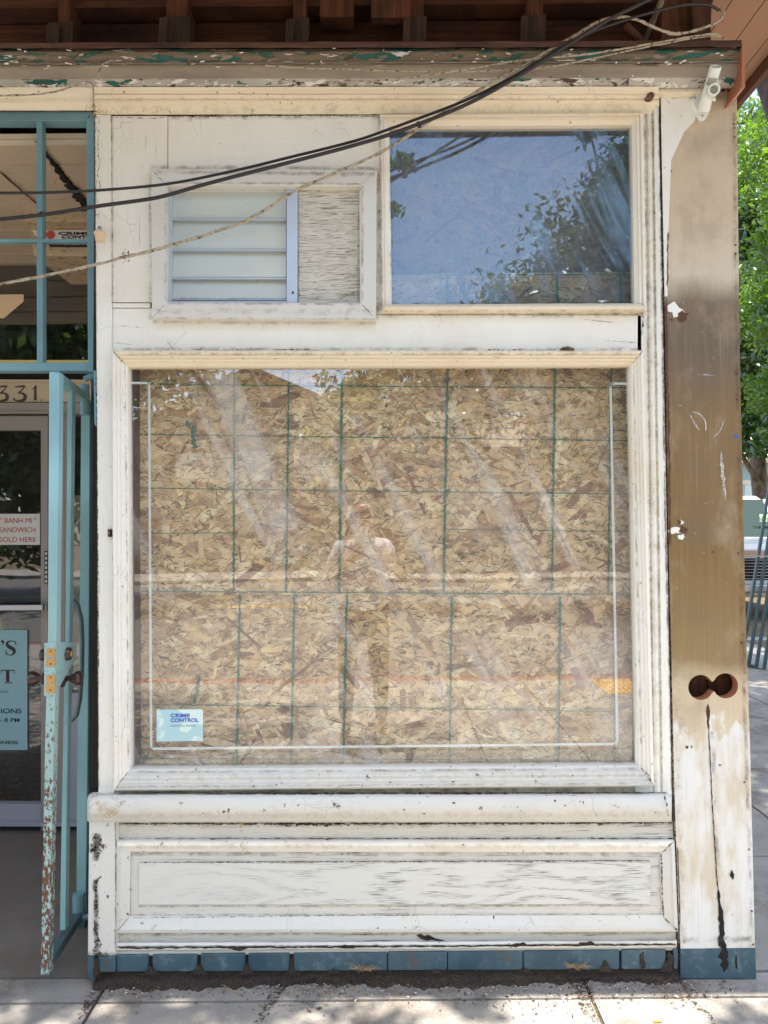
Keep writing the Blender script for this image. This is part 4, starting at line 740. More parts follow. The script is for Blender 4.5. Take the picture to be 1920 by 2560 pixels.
# signs on the door glass
b = MB(); b.slab([(-130, 1110), (86, 1110), (86, 1177), (-130, 1177)], YD + .012, YD + .0185); s1 = tag(b.build('paper_sign', M['paper']), 'white paper sign with red lettering BANH MI SANDWICH SOLD HERE on the door glass', 'sign')
for s_, x0, x1, y0 in (('" BANH MI "', 0.5, 78, 1118.5), ('SANDWICH', -1, 76.5, 1139), ('SOLD HERE', -1, 77.5, 1160)): text(s_, x0, y0, x1, y0 + (11 if s_[0] == '"' else 11), YD + .0112, M['redtext'], 'lettering', s1)
b = MB(); b.slab([(-200, 1361), (58.5, 1361), (59, 1620), (-200, 1621)], YD + .012, YD + .0185); s2 = tag(b.build('window_poster', M['bluesign']), 'pale blue shop poster with black serif and navy lettering low on the door glass', 'poster')
def strokes(parent, segs, mat, Y, name='lettering', ext=.001):   # segs: lists of (x, y, width) in survey units
    b = MB()
    for sg_ in segs:
        ps = [(P(x, y, Y), w) for x, y, w in sg_]; k = P(1, 0, Y).x - P(0, 0, Y).x; L = []
        for i, (p, w) in enumerate(ps):
            t = (ps[min(i + 1, len(ps) - 1)][0] - ps[max(i - 1, 0)][0]).normalized(); nn = Vector((-t.z, 0, t.x)); L.append((p + nn * w * k / 2, p - nn * w * k / 2))
        for (a, c), (d, e) in zip(L, L[1:]): b.hexa([c, e, d, a], [q + Vector((0, ext, 0)) for q in (c, e, d, a)])
    return b.build(name, mat, parent)
def spl(pts, n=8):
    out = []; P_ = [pts[0]] + pts + [pts[-1]]
    for i in range(1, len(P_) - 2):
        for k in range(n):
            t = k / n; out.append(tuple(.5 * ((2 * P_[i][c]) + (-P_[i - 1][c] + P_[i + 1][c]) * t + (2 * P_[i - 1][c] - 5 * P_[i][c] + 4 * P_[i + 1][c] - P_[i + 2][c]) * t * t + (-P_[i - 1][c] + 3 * P_[i][c] - 3 * P_[i + 1][c] + P_[i + 2][c]) * t ** 3) for c in range(3)))
    return out + [pts[-1]]
YS = YD + .011
strokes(s2, [spl([(34, 1390, .8), (30, 1385.5, 1.5), (24, 1384.5, 2), (17, 1387, 4), (15, 1392, 6), (20, 1397.5, 7.5), (28, 1402, 7.5), (31, 1407.5, 6), (28, 1413, 4), (22, 1415.5, 2), (16, 1413, 1.5), (13, 1408, .8)]), [(34, 1384, 1.2), (34, 1394, 1.8)], [(12.8, 1405, 1.8), (12.8, 1416, 1.2)],
    spl([(3, 1384, 6), (6, 1386, 5), (7, 1389, 3), (3, 1394, .6)])], M['blacktext'], YS)
strokes(s2, [[(2, 1448, 2), (31, 1448, 2)], [(16.5, 1448, 7), (16.5, 1473, 7)], [(9.5, 1475, 2), (26, 1475, 2)], [(2.5, 1447, 1.4), (1.8, 1456, 1)], [(30.5, 1447, 1.4), (31.2, 1456, 1)], [(2, 1450, 4), (4, 1450.5, .5)]], M['blacktext'], YS)
strokes(s2, [[(-60, 1493.2, .9), (18, 1492.8, .9)], [(-60, 1495.8, .9), (18, 1495.3, .9)]], M['navy'], YS)
text('IONS', 2, 1530.5, 46.5, 1541, YS, M['navy'], 'lettering', s2, .012); text('- 8 PM', 0, 1551, 42, 1560, YS, M['navy'], 'lettering', s2, .006); text('INESS', 1, 1600.5, 39, 1607.5, YS, M['blacktext'], 'lettering', s2, .01)
# house number 331
def three(dx): return [spl([(dx + 4, 836, 1.5), (dx + 14, 835, 3.2), (dx + 24, 834, 3.4), (dx + 27, 836, 1.2)]), spl([(dx + 25, 836, 1.6), (dx + 18, 844, 2), (dx + 12, 849, 2.4)]), spl([(dx + 12, 849, 2), (dx + 22, 850, 4), (dx + 27, 856, 6.5), (dx + 24, 863, 6), (dx + 14, 866, 4), (dx + 5, 864, 2.5), (dx + 2, 860, 4)])]
nm = strokes(None, three(0) + three(39) + [spl([(80, 841, 1), (86, 837, 2), (89, 833, 3)]), [(88.5, 833, 3.5), (87.5, 850, 5), (87.5, 864, 6)]], M['numeral'], YD - .0035, 'house_number', .004)
# last two threes sit close to the left picture edge
nm.location.x = -(P(12, 850, YD).x - P(0, 850, YD).x); tag(nm, 'dark brass house number 331 on the cream board above the door', 'house number')

# ================================================================== TRANSOM GRILLE (teal, in the opening)
gr = empty('transom_grille', P(200, 800, .1), 'teal painted metal grille frame filling the opening above the entry gate', 'grille')
b = MB(); b.slab([(-300, 241), (203, 241), (203, 261), (-300, 259)], .05, .10); b.slab([(186, 241), (203, 241), (204, 803), (190, 803)], .048, .10); b.slab([(-300, 784), (190, 782.5), (190, 801), (-300, 801)], .05, .10); b.build('frame', M['teal'], gr, bevel=.002)
b = MB(); b.slab([(78.5, 259), (91, 259), (92.5, 784), (79.5, 784)], .055, .085); b.build('upright_bar', M['teal'], gr, bevel=.0015)
b = MB(); b.slab([(-300, 515.5), (189, 516), (189, 523), (-300, 522.5)], .052, .075); b.build('cross_bar', M['teal'], gr, bevel=.0015)
b = MB(); b.lathe(P(90, 463, .05), (0, -1, 0), [(0, .009), (.004, .009), (.008, .006)], 8); b.build('bolt', M['black'], gr)

# ================================================================== SECURITY GATE (swung out)
gt = empty('security_gate', P(195, 2100, .3), 'chipped teal security gate swung open toward the street, rusting at its foot', 'gate')
def gslab(poly, yf, yb, mat, name, par=gt, bev=.002):
    b = MB(); b.slab(poly, yf, yb); return b.build(name, mat, par, bevel=bev)
stile = gslab([(106, 803), (128, 805), (127, 900), (122, 1350), (116, 1600), (105, 2106), (87.5, 2106), (97, 1600), (103, 1380)], -.07, -.035, M['teal_rust'], 'stile')
gslab([(146, 838), (156.5, 838), (151, 1300), (145, 1700), (141, 2010), (129, 2010), (134, 1700), (142, 1300)], .10, .13, M['teal_mid'], 'bar')
gslab([(175, 864), (194, 864), (192, 1300), (188.5, 1700), (184.5, 1975), (164.5, 1975), (166, 1700), (172, 1300)], .29, .33, M['teal_mid'], 'stile')
b = MB(); b.beam(P(118, 812, -.052), P(186, 862, .30), .030, .032); b.build('top_rail', M['teal_mid'], gt, bevel=.002)
b = MB(); b.beam(P(98, 2090, -.052), P(176, 1968, .30), .030, .034); b.build('bottom_rail', M['teal_dark'], gt, bevel=.002)
b = MB(); b.tube([P(x, y, .22) for x, y in ((158, 1296), (168, 1306), (176, 1340), (178, 1390), (177, 1450), (173, 1510), (166, 1545), (155, 1556))], .008, 6); b.build('scroll', M['teal_dark'], gt, smooth=True)
b = MB(); b.tube([P(x, y, .36) for x, y in ((190, 1300), (197, 1330), (200, 1390), (198, 1430), (190, 1460))], .008, 6); b.tube([P(x, y, .36) for x, y in ((190, 1600), (197, 1640), (199, 1700), (194, 1760), (186, 1780))], .008, 6); b.build('scroll', M['teal_dark'], gt, smooth=True)
b = MB(); c = P(183, 862, .27); b.lathe(c + Vector((0, 0, -.06)), (0, 0, 1), [(0, .017), (.115, .017)], 16); b.tube([c + Vector((0, 0, .075)), c + Vector((.02, 0, .085)), c + Vector((.07, .01, .09))], .012, 8); c = P(169, 1953, .27); b.lathe(c + Vector((0, 0, -.05)), (0, 0, 1), [(0, .02), (.09, .02)], 16); b.tube([c + Vector((0, 0, -.055)), c + Vector((.05, 0, -.045))], .012, 8); b.build('hinge', M['teal'], gt, smooth=True)
b = MB(); b.slab([(196, 820), (207, 815), (208, 1460), (208, 1760), (203, 2065), (193, 2065), (196, 1500)], .30, .34); b.slab([(165, 1960), (184, 1960), (184, 2048), (168, 2048)], .34, .38); tag(b.build('gate_post', M['teal_dark'], bevel=.002), 'dark teal fixed post behind the gate against the white wall edge', 'post')
b = MB(); b.slab([(202, 800), (209, 801), (210, 918), (207, 921), (204, 915)], -.004, .12); tag(b.build('hinge_plate', M['teal']), 'small teal hinge plate on the wall edge under the grille corner', 'bracket')
# lock box with plates and knobs
b = MB(); cx = P(106, 1450, -.072); k = P(118, 1450, -.072)
f0 = [P(95, 1389, -.074), P(119.5, 1386, -.074), P(118.5, 1502, -.074), P(94.5, 1504, -.074)]
def sh(p, dy, dz=0): return Vector((p.x, p.y + dy, p.z + dz))
b.hexa(f0, [sh(f0[0], .17, -.03), sh(f0[1], .17, -.03), sh(f0[2], .17, .09), sh(f0[3], .17, .09)]); lb = b.build('lock_box', M['teal_rust'], gt, bevel=.002)
def g(x, y): return (60 + x / 8.295) / S, (1560 + y / 8.295) / S     # lock close-up to survey units
b = MB()
for (y0, y1) in ((512, 882), (1062, 1428)): b.slab([g(468, y0), g(645, y0 + 4), g(640, y1 + 4), g(458, y1)], -.077, -.074)
b.build('face_plate', M['brass'], lb)
b = MB()
for x, y, rx, ry in ((540, 700, .009, .0085), (555, 1240, .0055, .008)):
    p = P(*g(x, y), -.0795); ring = [p + Vector((math.cos(q * .45) * rx, 0, math.sin(q * .45) * ry)) for q in range(14)]; b.hexa(list(reversed(ring)), [sh(q, .006) for q in reversed(ring)])
b.build('latch_bolt', M['steel'], lb, bevel=.001)
b = MB()
for x, y in ((552, 828), (548, 1110), (545, 1372), (550, 568)): b.blob(*g(x, y), .0028, .0028, -.0782, .1)
b.build('screw_hole', M['rust'], lb)
b = MB(); ax = Vector((1, .10, 0)); kn = [(0, .010), (.010, .009), (.018, .013), (.028, .020), (.038, .0245), (.047, .024), (.053, .016), (.055, .001)]
pR = P(*g(800, 1130), .02); pL = P(*g(440, 1130), .0); b.lathe(pR, ax, [(0, .030), (.004, .030), (.008, .022), (.010, .009)] + [(a + .012, r) for a, r in kn], 24); b.build('door_knob', M['bronze'], lb, smooth=True); b = MB(); b.lathe(pL, (-1, 0, 0), [(0, .02), (.006, .02), (.008, .009)] + [(a + .002, r) for a, r in kn], 24); b.build('door_knob', M['bronze'], lb, smooth=True)
b = MB(); pD = P(*g(790, 620), .02); b.lathe(pD, ax, [(0, .027), (.006, .027), (.030, .020), (.031, .001)], 24); pE = P(*g(440, 640), .0); b.build('deadbolt', M['bronze'], lb, smooth=True); b = MB(); b.lathe(pE, (-1, 0, 0), [(0, .02), (.012, .019), (.016, .001)], 24); b.build('deadbolt', M['bronze'], lb, smooth=True)
b = MB(); b.lathe(pD + ax.normalized() * .0312, ax, [(0, .012), (.004, .012), (.005, .001)], 20); b.build('key_cylinder', M['brass'], lb, smooth=True)

# ================================================================== CABLES
def cable(name, pts, Y, r, mat, label, n=7, sub=6, group=None):
    ps = [P(x, y, Y[i] if isinstance(Y, list) else Y) for i, (x, y) in enumerate(pts)]; o = []; Q = [ps[0]] + ps + [ps[-1]]
    for i in range(1, len(Q) - 2):
        for k in range(sub): t = k / sub; o.append(.5 * ((2 * Q[i]) + (Q[i + 1] - Q[i - 1]) * t + (2 * Q[i - 1] - 5 * Q[i] + 4 * Q[i + 1] - Q[i + 2]) * t * t + (3 * Q[i] - Q[i - 1] - 3 * Q[i + 1] + Q[i + 2]) * t ** 3))
    o.append(ps[-1]); b = MB()
    if name != 'cable': o = [p + Vector((random.uniform(-.0006, .0006), random.uniform(-.0006, .0006), random.uniform(-.0009, .0009))) for p in o]
    rr = [r * random.uniform(.8, 1.25) for _ in o] if name != 'cable' else r
    b.tube(o, rr, n); return tag(b.build(name, mat, smooth=True), label, 'cable', group)
cable('cable', [(-30, 417), (90, 416), (213, 411), (363, 397), (500, 370), (620, 341), (760, 306), (840, 279), (1000, 219), (1100, 170), (1160, 135), (1250, 82), (1330, 50), (1450, 16), (1520, 9), (1553, 22)], [-.13] * 12 + [-.15, -.16, -.16, -.14], .0046, M['cable'], 'upper of the two black cables swooping across the front, almost level at the left')
cable('cable', [(-30, 476), (90, 464), (213, 445), (315, 431), (363, 421), (450, 396), (620, 352), (760, 315), (860, 284), (1000, 229), (1100, 176), (1170, 133), (1235, 92), (1310, 45), (1370, 15), (1440, -20)], [-.14] * 12 + [-.16, -.18, -.2, -.2], .0062, M['cable'], 'lower thicker black cable rising from left edge to the eaves at right')
cable('wire', [(-30, 618), (0, 613), (80, 599), (213, 570), (268, 555), (330, 541), (430, 512), (500, 489), (530, 478), (600, 437), (640, 411), (740, 367), (840, 319), (960, 241), (1040, 192), (1100, 157), (1180, 112), (1250, 72), (1290, 48), (1330, 38), (1375, 42), (1425, 64), (1460, 73), (1500, 66), (1545, 50), (1562, 33), (1558, 18)], [-.11] * 18 + [-.13, -.15, -.15, -.14, -.13, -.13, -.13, -.13, -.12], .0047, M['wire'], 'peeling paint covered wire crossing the louvre window and looping under the eaves', 6)
cable('wire', [(1562, 82), (1545, 74), (1500, 78), (1450, 87), (1330, 108), (1250, 119), (1180, 125), (1100, 134), (1000, 151), (850, 172), (700, 178)], -.128, .0030, M['wire'], 'upper thin tan wire running along the flaking beam to its right end', 6)
cable('wire', [(1568, 84), (1540, 78), (1490, 84), (1400, 101), (1300, 122), (1200, 142), (1120, 150), (950, 155), (760, 150), (640, 146), (573, 141)], -.124, .0025, M['wire'], 'lower thin tan wire sagging in front of the taupe fascia', 6)
cable('wire', [(-30, 207), (60, 205), (120, 198), (165, 184), (195, 180), (201, 195), (202, 215), (203, 238)], -.075, .0028, M['wire'], 'thin tan wire bending down at the corner over the teal grille', 6)
cable('wire', [(212, 172), (214, 155), (222, 140), (238, 132), (262, 131)], -.112, .0022, M['wire'], 'short curled stub of wire on the beam above the grille corner', 6)
cable('stick', [(1432, -6), (1425, 12), (1408, 50), (1394, 86)], [-.10, -.09, -.03, .02], .0095, M['bark'], 'grey brown stick poking down from the eaves behind the wire loop', 8)['category'] = 'stick'
cable('stick', [(1350, 55), (1372, 76), (1392, 96)], [-.05, -.03, -.01], .012, M['stud'], 'dark stick lying on the beam top below the crossing wires', 8)['category'] = 'stick'
b = MB(); c = P(906, 262, -.14); b.slab([(900, 262), (911, 262), (910, 273), (902, 272)], -.145, -.135); tag(b.build('cable_clip', M['cable']), 'tiny black clip hanging from the black cables above the blue window', 'clip')
b = MB()
for k in range(26):
    c = P(270 + random.gauss(0, 6), 552 + random.gauss(0, 7), -.112 + random.uniform(-.008, .012)); d = Vector((random.uniform(-1, 1), random.uniform(-.5, .5), random.uniform(-1, 1))).normalized() * random.uniform(.003, .008); u = d.orthogonal().normalized() * .002; b.face([c - d, c + u, c + d, c - u], random.choice([0, 1]))
tag(b.build('dry_debris', [M['dry'], M['dirt']]), 'clump of dry debris caught on the peeling wire left of the louvre window', 'debris')
b = MB()
for k in range(22):
    c = P(203 + random.gauss(0, 7), 240 + random.gauss(0, 6), -.06); d = Vector((random.uniform(-1, 1), random.uniform(-.5, .2), random.uniform(-1, 1))).normalized() * random.uniform(.008, .02); b.tube([c, c + d], .0011, 4, random.choice([0, 0, 1]))
tag(b.build('straw_tuft', [M['dry'], M['dirt']]), 'tuft of straw and twigs stuck at the upper corner of the teal grille', 'debris')
b = MB()
for k in range(260):
    a = random.uniform(0, math.pi); r = random.random() ** .5; c = P(1225 + math.cos(a) * r * 16, 757 - math.sin(a) * r * 8, -.03 + random.uniform(-.014, .01)); d = Vector((random.uniform(-1, 1), random.uniform(-1, .2), random.uniform(-.3, 1))).normalized() * .005; u = d.orthogonal().normalized() * .0012; b.face([c - d, c + u, c + d, c - u])
tag(b.build('moss_tuft', NT('brown_moss').bsdf((.16, .08, .02), .9)), 'small brown moss tuft on the top edge of the big window frame', 'moss')
b = MB(); c = P(1403.5, 209, -.04)
for k in range(5): b.lathe(c + Vector((random.uniform(-.004, .004), random.uniform(0, .01), random.uniform(-.004, .004))), (random.uniform(-.4, .4), -1, random.uniform(-.4, .4)), [(0, .012), (.006, .011), (.011, .006), (.012, .001)], 8)
tag(b.build('rusty_bolt_head', M['rust']), 'round rusty bolt head at the right end of the cream moulding', 'bolt')

# flag pole bracket
def z(x, y): return (1500 + x / 3.95) / S, (y / 3.95) / S
fb = empty('flagpole_bracket', P(*z(1010, 1130), -.02), 'cream white plastic flagpole bracket screwed to the top of the corner post', 'bracket')
b = MB(); b.slab([z(985, 900), z(1090, 905), z(1098, 960), z(1078, 1110), z(1050, 1165), z(1015, 1182), z(980, 1165), z(920, 1010), z(914, 968)], -.030, -.013); b.build('base_plate', M['plastic'], fb, bevel=.002)
b = MB(); A = P(*z(1022, 1085), -.035); Bp = P(*z(1143, 655), -.135); axv = (Bp - A).normalized(); L = (Bp - A).length; rT = .0185
b.lathe(A, axv, [(0, rT * 1.12), (L * .50, rT * 1.0)], 24)
u = axv.orthogonal().normalized(); v = axv.cross(u).normalized()
# upper part is an open tube with a window slot
toCam = (CAM - Bp).normalized(); ref = (toCam - axv * toCam.dot(axv)).normalized(); ref2 = axv.cross(ref)
def arc(a, ang, r): return A + axv * a + (ref * math.cos(ang) + ref2 * math.sin(ang)) * r
for (a0_, a1_, g0) in ((.50, .60, 0), (.60, .78, 1), (.78, 1., 0)):
    rng_ = range(0, 32)
    for i in rng_:
        t0, t1 = 2 * math.pi * i / 32, 2 * math.pi * (i + 1) / 32
        if g0 and (math.cos(t0) > .55 or math.cos(t1) > .55): continue
        q = [arc(L * a0_, t0, rT), arc(L * a0_, t1, rT), arc(L * a1_, t1, rT), arc(L * a1_, t0, rT)]; qi = [arc(L * a0_, t0, rT * .82), arc(L * a0_, t1, rT * .82), arc(L * a1_, t1, rT * .82), arc(L * a1_, t0, rT * .82)]; b.hexa(q, qi)
b.build('tube', M['plastic'], fb)
b = MB(); C0 = P(*z(1075, 935), -.05); C1 = P(*z(1128, 882), -.132); ax2 = (C1 - C0).normalized(); L2 = (C1 - C0).length; b.lathe(C0, ax2, [(0, .019), (L2, .019), (L2 + .0005, .0135), (L2 - .035, .0125), (L2 - .036, .001)], 24); b.build('side_socket', M['plastic'], fb, smooth=True)
b = MB(); b.lathe(P(*z(1095, 985), -.075), (1, -.4, -.1), [(0, .004), (.008, .004), (.009, .0065), (.014, .0065), (.015, .001)], 12); b.build('thumb_screw', M['plastic'], fb, smooth=True)
b = MB()
for x, y in ((940, 965), (1013, 1140)): b.lathe(P(*z(x, y), -.031), (0, -1, 0), [(0, .0038), (.0015, .003), (.0018, .0005)], 10)
b.build('screw', M['steel'], fb)

# porcelain insulator on the wall edge
ins = empty('wire_insulator', P(214, 520, -.01), 'small aged porcelain wire insulator hooked to the white wall edge', 'insulator')
b = MB(); c = P(214.5, 503, -.035); b.lathe(c + Vector((0, 0, .004)), (0, 0, -1), [(0, .004), (.001, .017), (.007, .0185), (.012, .0155), (.026, .0135), (.033, .012), (.034, .004), (.0345, .001)], 24); b.build('cup', M['porcelain'], ins, smooth=True)
b = MB(); b.tube([P(x, y, -.02) for x, y in ((204, 505), (209, 504), (211, 492), (214, 488), (218, 490), (219, 497), (214, 501), (210, 497))], .0014, 6); b.blob(216, 492, .006, .006, -.008, .1); b.build('wire_loop', M['steel'], ins)
b = MB(); b.slab([(232.5, 1143), (243, 1143), (243, 1160), (232.5, 1160)], -.018, -.006, 0); b.slab([(237, 1147), (243, 1147), (243, 1157), (237, 1157)], -.022, -.018, 1); b.slab([(234, 1150), (236.5, 1150), (236.5, 1153), (234, 1153)], -.020, -.018, 2); tag(b.build('rusty_latch', [M['rust'], M['black'], M['steel']], bevel=.001), 'small rusty latch on the white board left of the big window', 'latch')

# ================================================================== GROUND LITTER
b = MB(); N = 260; rows = []      # heap of dirt along the foot of the plinth
for i in range(N + 1):
    x = lerp(-.99, .98, i / N); hgt = .006 + .010 * abs(math.sin(i * .11) * math.sin(i * .037 + 1)) + random.uniform(0, .004); wd = .014 + .012 * math.sin(i * .05) + .007 * math.sin(i * .31) + .005 * math.sin(i * .83) + random.uniform(-.006, .006)
    rows.append([Vector((x, .0, hgt * 1.3 + .012)), Vector((x, -.02, hgt + .008 + random.uniform(-.002, .002))), Vector((x, -.02 - wd * .5, hgt * .7 + .004)), Vector((x, -.02 - wd * .8, .0065)), Vector((x, -.02 - wd, .003))])
for a, c in zip(rows, rows[1:]):
    for k in range(4): b.face([a[k + 1], c[k + 1], c[k], a[k]])
o = b.build('dirt_heap', M['dirt'], smooth=False); o['kind'] = 'stuff'; o['label'] = 'dark dirt gathered along the foot of the teal plinth'
b = MB()
for k in range(3600):
    x = random.uniform(-1., 1.15); cl = math.exp(-((x - .50) / .16) ** 2) + .5 * math.exp(-((x + .25) / .1) ** 2) + .5 * math.exp(-((x - .93) / .06) ** 2)
    if random.random() > .35 + cl: continue
    y = -.02 - abs(random.gauss(0, .05 + .06 * cl)); s_ = random.uniform(.001, .0042); a = random.uniform(0, 6.3); c = Vector((x, y, .006 + random.uniform(0, .004))); d = Vector((math.cos(a), math.sin(a), random.uniform(-.2, .2))) * s_ * random.choice([1, 1, 2]); u = Vector((-math.sin(a), math.cos(a), random.uniform(-.5, .5))) * s_ * .6
    b.face([c - d, c - u, c + d, c + u], random.choice([0, 0, 0, 1, 1, 2, 3]))
o = b.build('litter', [M['dirt'], M['dryleaf'], M['dry'], M['petal']]); o['kind'] = 'stuff'; o['label'] = 'fine leaf crumbs and grit scattered on the sidewalk'
def dirt_patch(name, pts, ww, z=.0055):
    b = MB(); ps = [PG(x, y, z) for x, y in pts]; dn = []
    for p, q in zip(ps, ps[1:]): dn += [p.lerp(q, i / 10) for i in range(10)]
    L = []
    for i, p in enumerate(dn):
        w_ = ww * random.uniform(.5, 1.4) * (1 - .5 * i / len(dn)); L.append((p + Vector((w_, 0, 0)), p - Vector((w_ * random.uniform(.6, 1.2), 0, 0))))
    for (p, q), (r, s) in zip(L, L[1:]): b.face([q, p, r, s])
    return b
for i, (pts, ww) in enumerate((([(216, 2122), (205, 2145), (190, 2170), (170, 2205)], .022), ([(585, 2110), (600, 2140), (575, 2175), (560, 2212)], .03), ([(1230, 2105), (1260, 2140), (1265, 2170), (1290, 2212)], .04), ([(1455, 2105), (1490, 2140), (1500, 2160)], .03), ([(1480, 2150), (1530, 2190), (1545, 2215)], .012))):
    o = dirt_patch('dirt_patch', pts, ww).build('dirt_patch', M['grime']); o['kind'] = 'stuff'; o['label'] = 'dark dirt streak running out from the plinth over the sidewalk'
for j, (x, y, s_, mat, lab) in enumerate(((290, 2146, .010, 'dryleaf', 'curled brown leaf on the sidewalk near the gate foot'), (668, 2182, .011, 'dryleaf', 'brown leaf scrap lying on the concrete below the bulkhead middle'), (423, 2165, .008, 'dryleaf', 'small crumpled leaf left of the long straw on the sidewalk'), (690, 2178, .008, 'dirt', 'black leaf scrap beside the brown one below the bulkhead middle'), (1225, 2147, .007, 'dryleaf', 'tiny red brown leaf on the sunny patch of sidewalk'), (1522, 2148, .009, 'dirt', 'dark curled leaf on the concrete before the corner post'))):
    c = PG(x, y, .009); b = MB(); a = random.uniform(0, 3); d = Vector((math.cos(a), math.sin(a), .2)) * s_; u = Vector((-math.sin(a), math.cos(a), .4)) * s_ * .6
    b.face([c - d, c - u * .8 - d * .2, c]); b.face([c, c - u * .8 - d * .2, c + d * .4 - u * .5, c + d]); b.face([c - d, c, c + u - d * .1]); b.face([c, c + d, c + d * .3 + u * .8, c + u - d * .1]); tag(b.build('dry_leaf', M[mat]), lab, 'leaf', 'dry leaves on the sidewalk')
c = PG(755, 2188, .008)
for x, y, lab in ((308, 2125, 'largest pale round petal on the sidewalk below the first teal bricks'), (289, 2134, 'pale round petal between two others near the plinth corner'), (270, 2146, 'pale round petal nearest the gate on the sidewalk')):
    b = MB(); c = PG(x * .94 + 18, y, .0075); b.face([c + Vector((math.cos(k * .63) * .0045, math.sin(k * .63) * .006, random.uniform(0, .002))) for k in range(10)]); tag(b.build('petal', M['petal']), lab, 'petal', 'round petals on the sidewalk')
b = MB(); p = PG(1412, 2206, .0085); b.lathe(p, (1, .05, 0), [(0, .004), (.024, .004), (.0242, .0005)], 10); tag(b.build('cigarette_butt', M['butt']), 'orange cigarette butt at the bottom edge of the sunny sidewalk', 'cigarette butt')
b = MB(); b.tube([PG(460, 2115, .01), PG(490, 2132, .008), PG(524, 2152, .007)], .0012, 5); tag(b.build('straw', M['dry']), 'long pale straw lying on the sidewalk below the plinth', 'straw')
for gx, gy, lab in ((785, 2088, 'dry grass tuft sprouting at the plinth foot left of centre'), (1455, 2072 + 12, 'small tuft of dry grass at the right end of the plinth')):
    b = MB(); c = P(gx if gx < 1000 else 1245, gy, -.03)
    for k in range(70):
        d = Vector((random.gauss(0, .02), random.uniform(-.03, .0), random.uniform(.004, .022))); q = c + Vector((random.gauss(0, .012), 0, -.008)); b.tube([q, q + d], .0006, 3, caps=False)
    tag(b.build('dry_grass', M['dry']), lab, 'grass tuft')

# ================================================================== TREES
def tree(name, label, trunk, limbs, clusters, n, ls, mat, seed=1, squash=.8, group=None):
    r = np.random.default_rng(seed); root = empty(name, trunk[0][0], label, 'tree', group); b = MB()
    b.tube([p for p, _ in trunk], [q for _, q in trunk], 10)
    for pts, r0 in limbs: b.tube(pts, [r0 * (1 - .8 * i / (len(pts) - 1)) for i in range(len(pts))], 6)
    b.build('trunk', M['bark'], root, smooth=True)
    tot = sum(c[3] ** 2 for c in clusters); V = []; F = []; C = []; k = 0
    for (x, y, zc, rad) in clusters:
        m_ = int(n * rad ** 2 / tot); sub = r.normal(0, 1, (max(3, m_ // 60), 3)); sub = sub / np.linalg.norm(sub, axis=1)[:, None] * rad * r.uniform(.45, 1., (len(sub), 1)); br = r.random(len(sub))
        idx = r.integers(0, len(sub), m_); pos = sub[idx] + r.normal(0, rad * .13, (m_, 3)); pos[:, 2] *= squash; pos += (x, y, zc)
        d = r.normal(0, 1, (m_, 3)); d[:, 2] -= .5; d /= np.linalg.norm(d, axis=1)[:, None]; u = np.cross(d, r.normal(0, 1, (m_, 3))); u /= np.linalg.norm(u, axis=1)[:, None]; s_ = ls * r.uniform(.6, 1.3, (m_, 1))
        nrm = np.cross(d, u); q = np.stack([pos - d * s_, pos - d * s_ * .1 + u * s_ * .42 + nrm * s_ * .12, pos + d * s_, pos - d * s_ * .1 - u * s_ * .42 + nrm * s_ * .12], 1)
        V.append(q.reshape(-1, 3)); C.append(np.repeat(np.clip(br[idx] * .7 + r.uniform(0, .3, m_), 0, 1), 4))
    V = np.concatenate(V); C = np.concatenate(C); nq = len(V) // 4
    me = bpy.data.meshes.new('crown'); me.vertices.add(len(V)); me.vertices.foreach_set('co', V.astype(np.float32).ravel()); me.loops.add(len(V)); me.loops.foreach_set('vertex_index', np.arange(len(V))); me.polygons.add(nq); me.polygons.foreach_set('loop_start', np.arange(0, nq * 4, 4)); me.polygons.foreach_set('loop_total', np.full(nq, 4)); me.update(); me.validate()
    ca_ = me.color_attributes.new('Col', 'FLOAT_COLOR', 'CORNER'); ca_.data.foreach_set('color', np.stack([C, C, C, np.ones_like(C)], 1).astype(np.float32).ravel()); me.materials.append(mat)
    o = bpy.data.objects.new('crown', me); sc.collection.objects.link(o); setpar(o, root); return root
V3 = Vector
# street tree: shades the left of the sidewalk, leaves reach into the mirror image in the big window
cl = [(-2.4, -1.8, 5.6, 1.1), (-1.5, -1.5, 5.3, .7), (-.8, -1.55, 5.5, .55), (-.45, -1.5, 5.2, .4), (-1.2, -1.6, 5.9, .7), (1.6, -1.55, 5.2, .45), (2.3, -1.4, 5.6, .6), (.85, -1.75, 5.2, .22), (.4, -1.5, 6., .16), (-1.8, -3.6, 4.2, .75), (-1.5, -3.7, 3.15, .5), (-2.2, -3.4, 3.6, .6), (-1.0, -3.9, 3.7, .45), (.9, -1.9, 5.8, .32), (1.5, -1.6, 5.6, .35), (-.2, -1.6, 5.5, .3), (-3.2, -3.8, 5, 1.3), (-2.3, -5.2, 6.4, 1.1), (.05, -4.25, 4.65, .4), (-1.0, -4.7, 4.9, .6), (.3, -1.35, 5.7, .2)]
tree('street_tree', 'leafy street tree over the sidewalk, reflected at the upper left of the big window', [(V3((-2.6, -4.1, 0)), .13), (V3((-2.55, -4.0, 1.8)), .11), (V3((-2.4, -3.8, 3.4)), .09), (V3((-2.1, -3.4, 5)), .06)], [([V3((-2.4, -3.8, 3.2)), V3((-1.6, -2.8, 4.6)), V3((-.6, -1.9, 5.4))], .05), ([V3((-2.45, -3.8, 3.0)), V3((-1.8, -3.7, 3.7)), V3((-.9, -3.9, 4.0))], .04), ([V3((-2.1, -3.4, 4.8)), V3((-1.4, -4.4, 5.6)), V3((-1.0, -4.7, 5.0))], .04), ([V3((-.6, -1.9, 5.4)), V3((.6, -1.8, 5.8)), V3((1.5, -1.6, 5.6))], .02)], cl, 15000, .055, M['leaf'], 3)
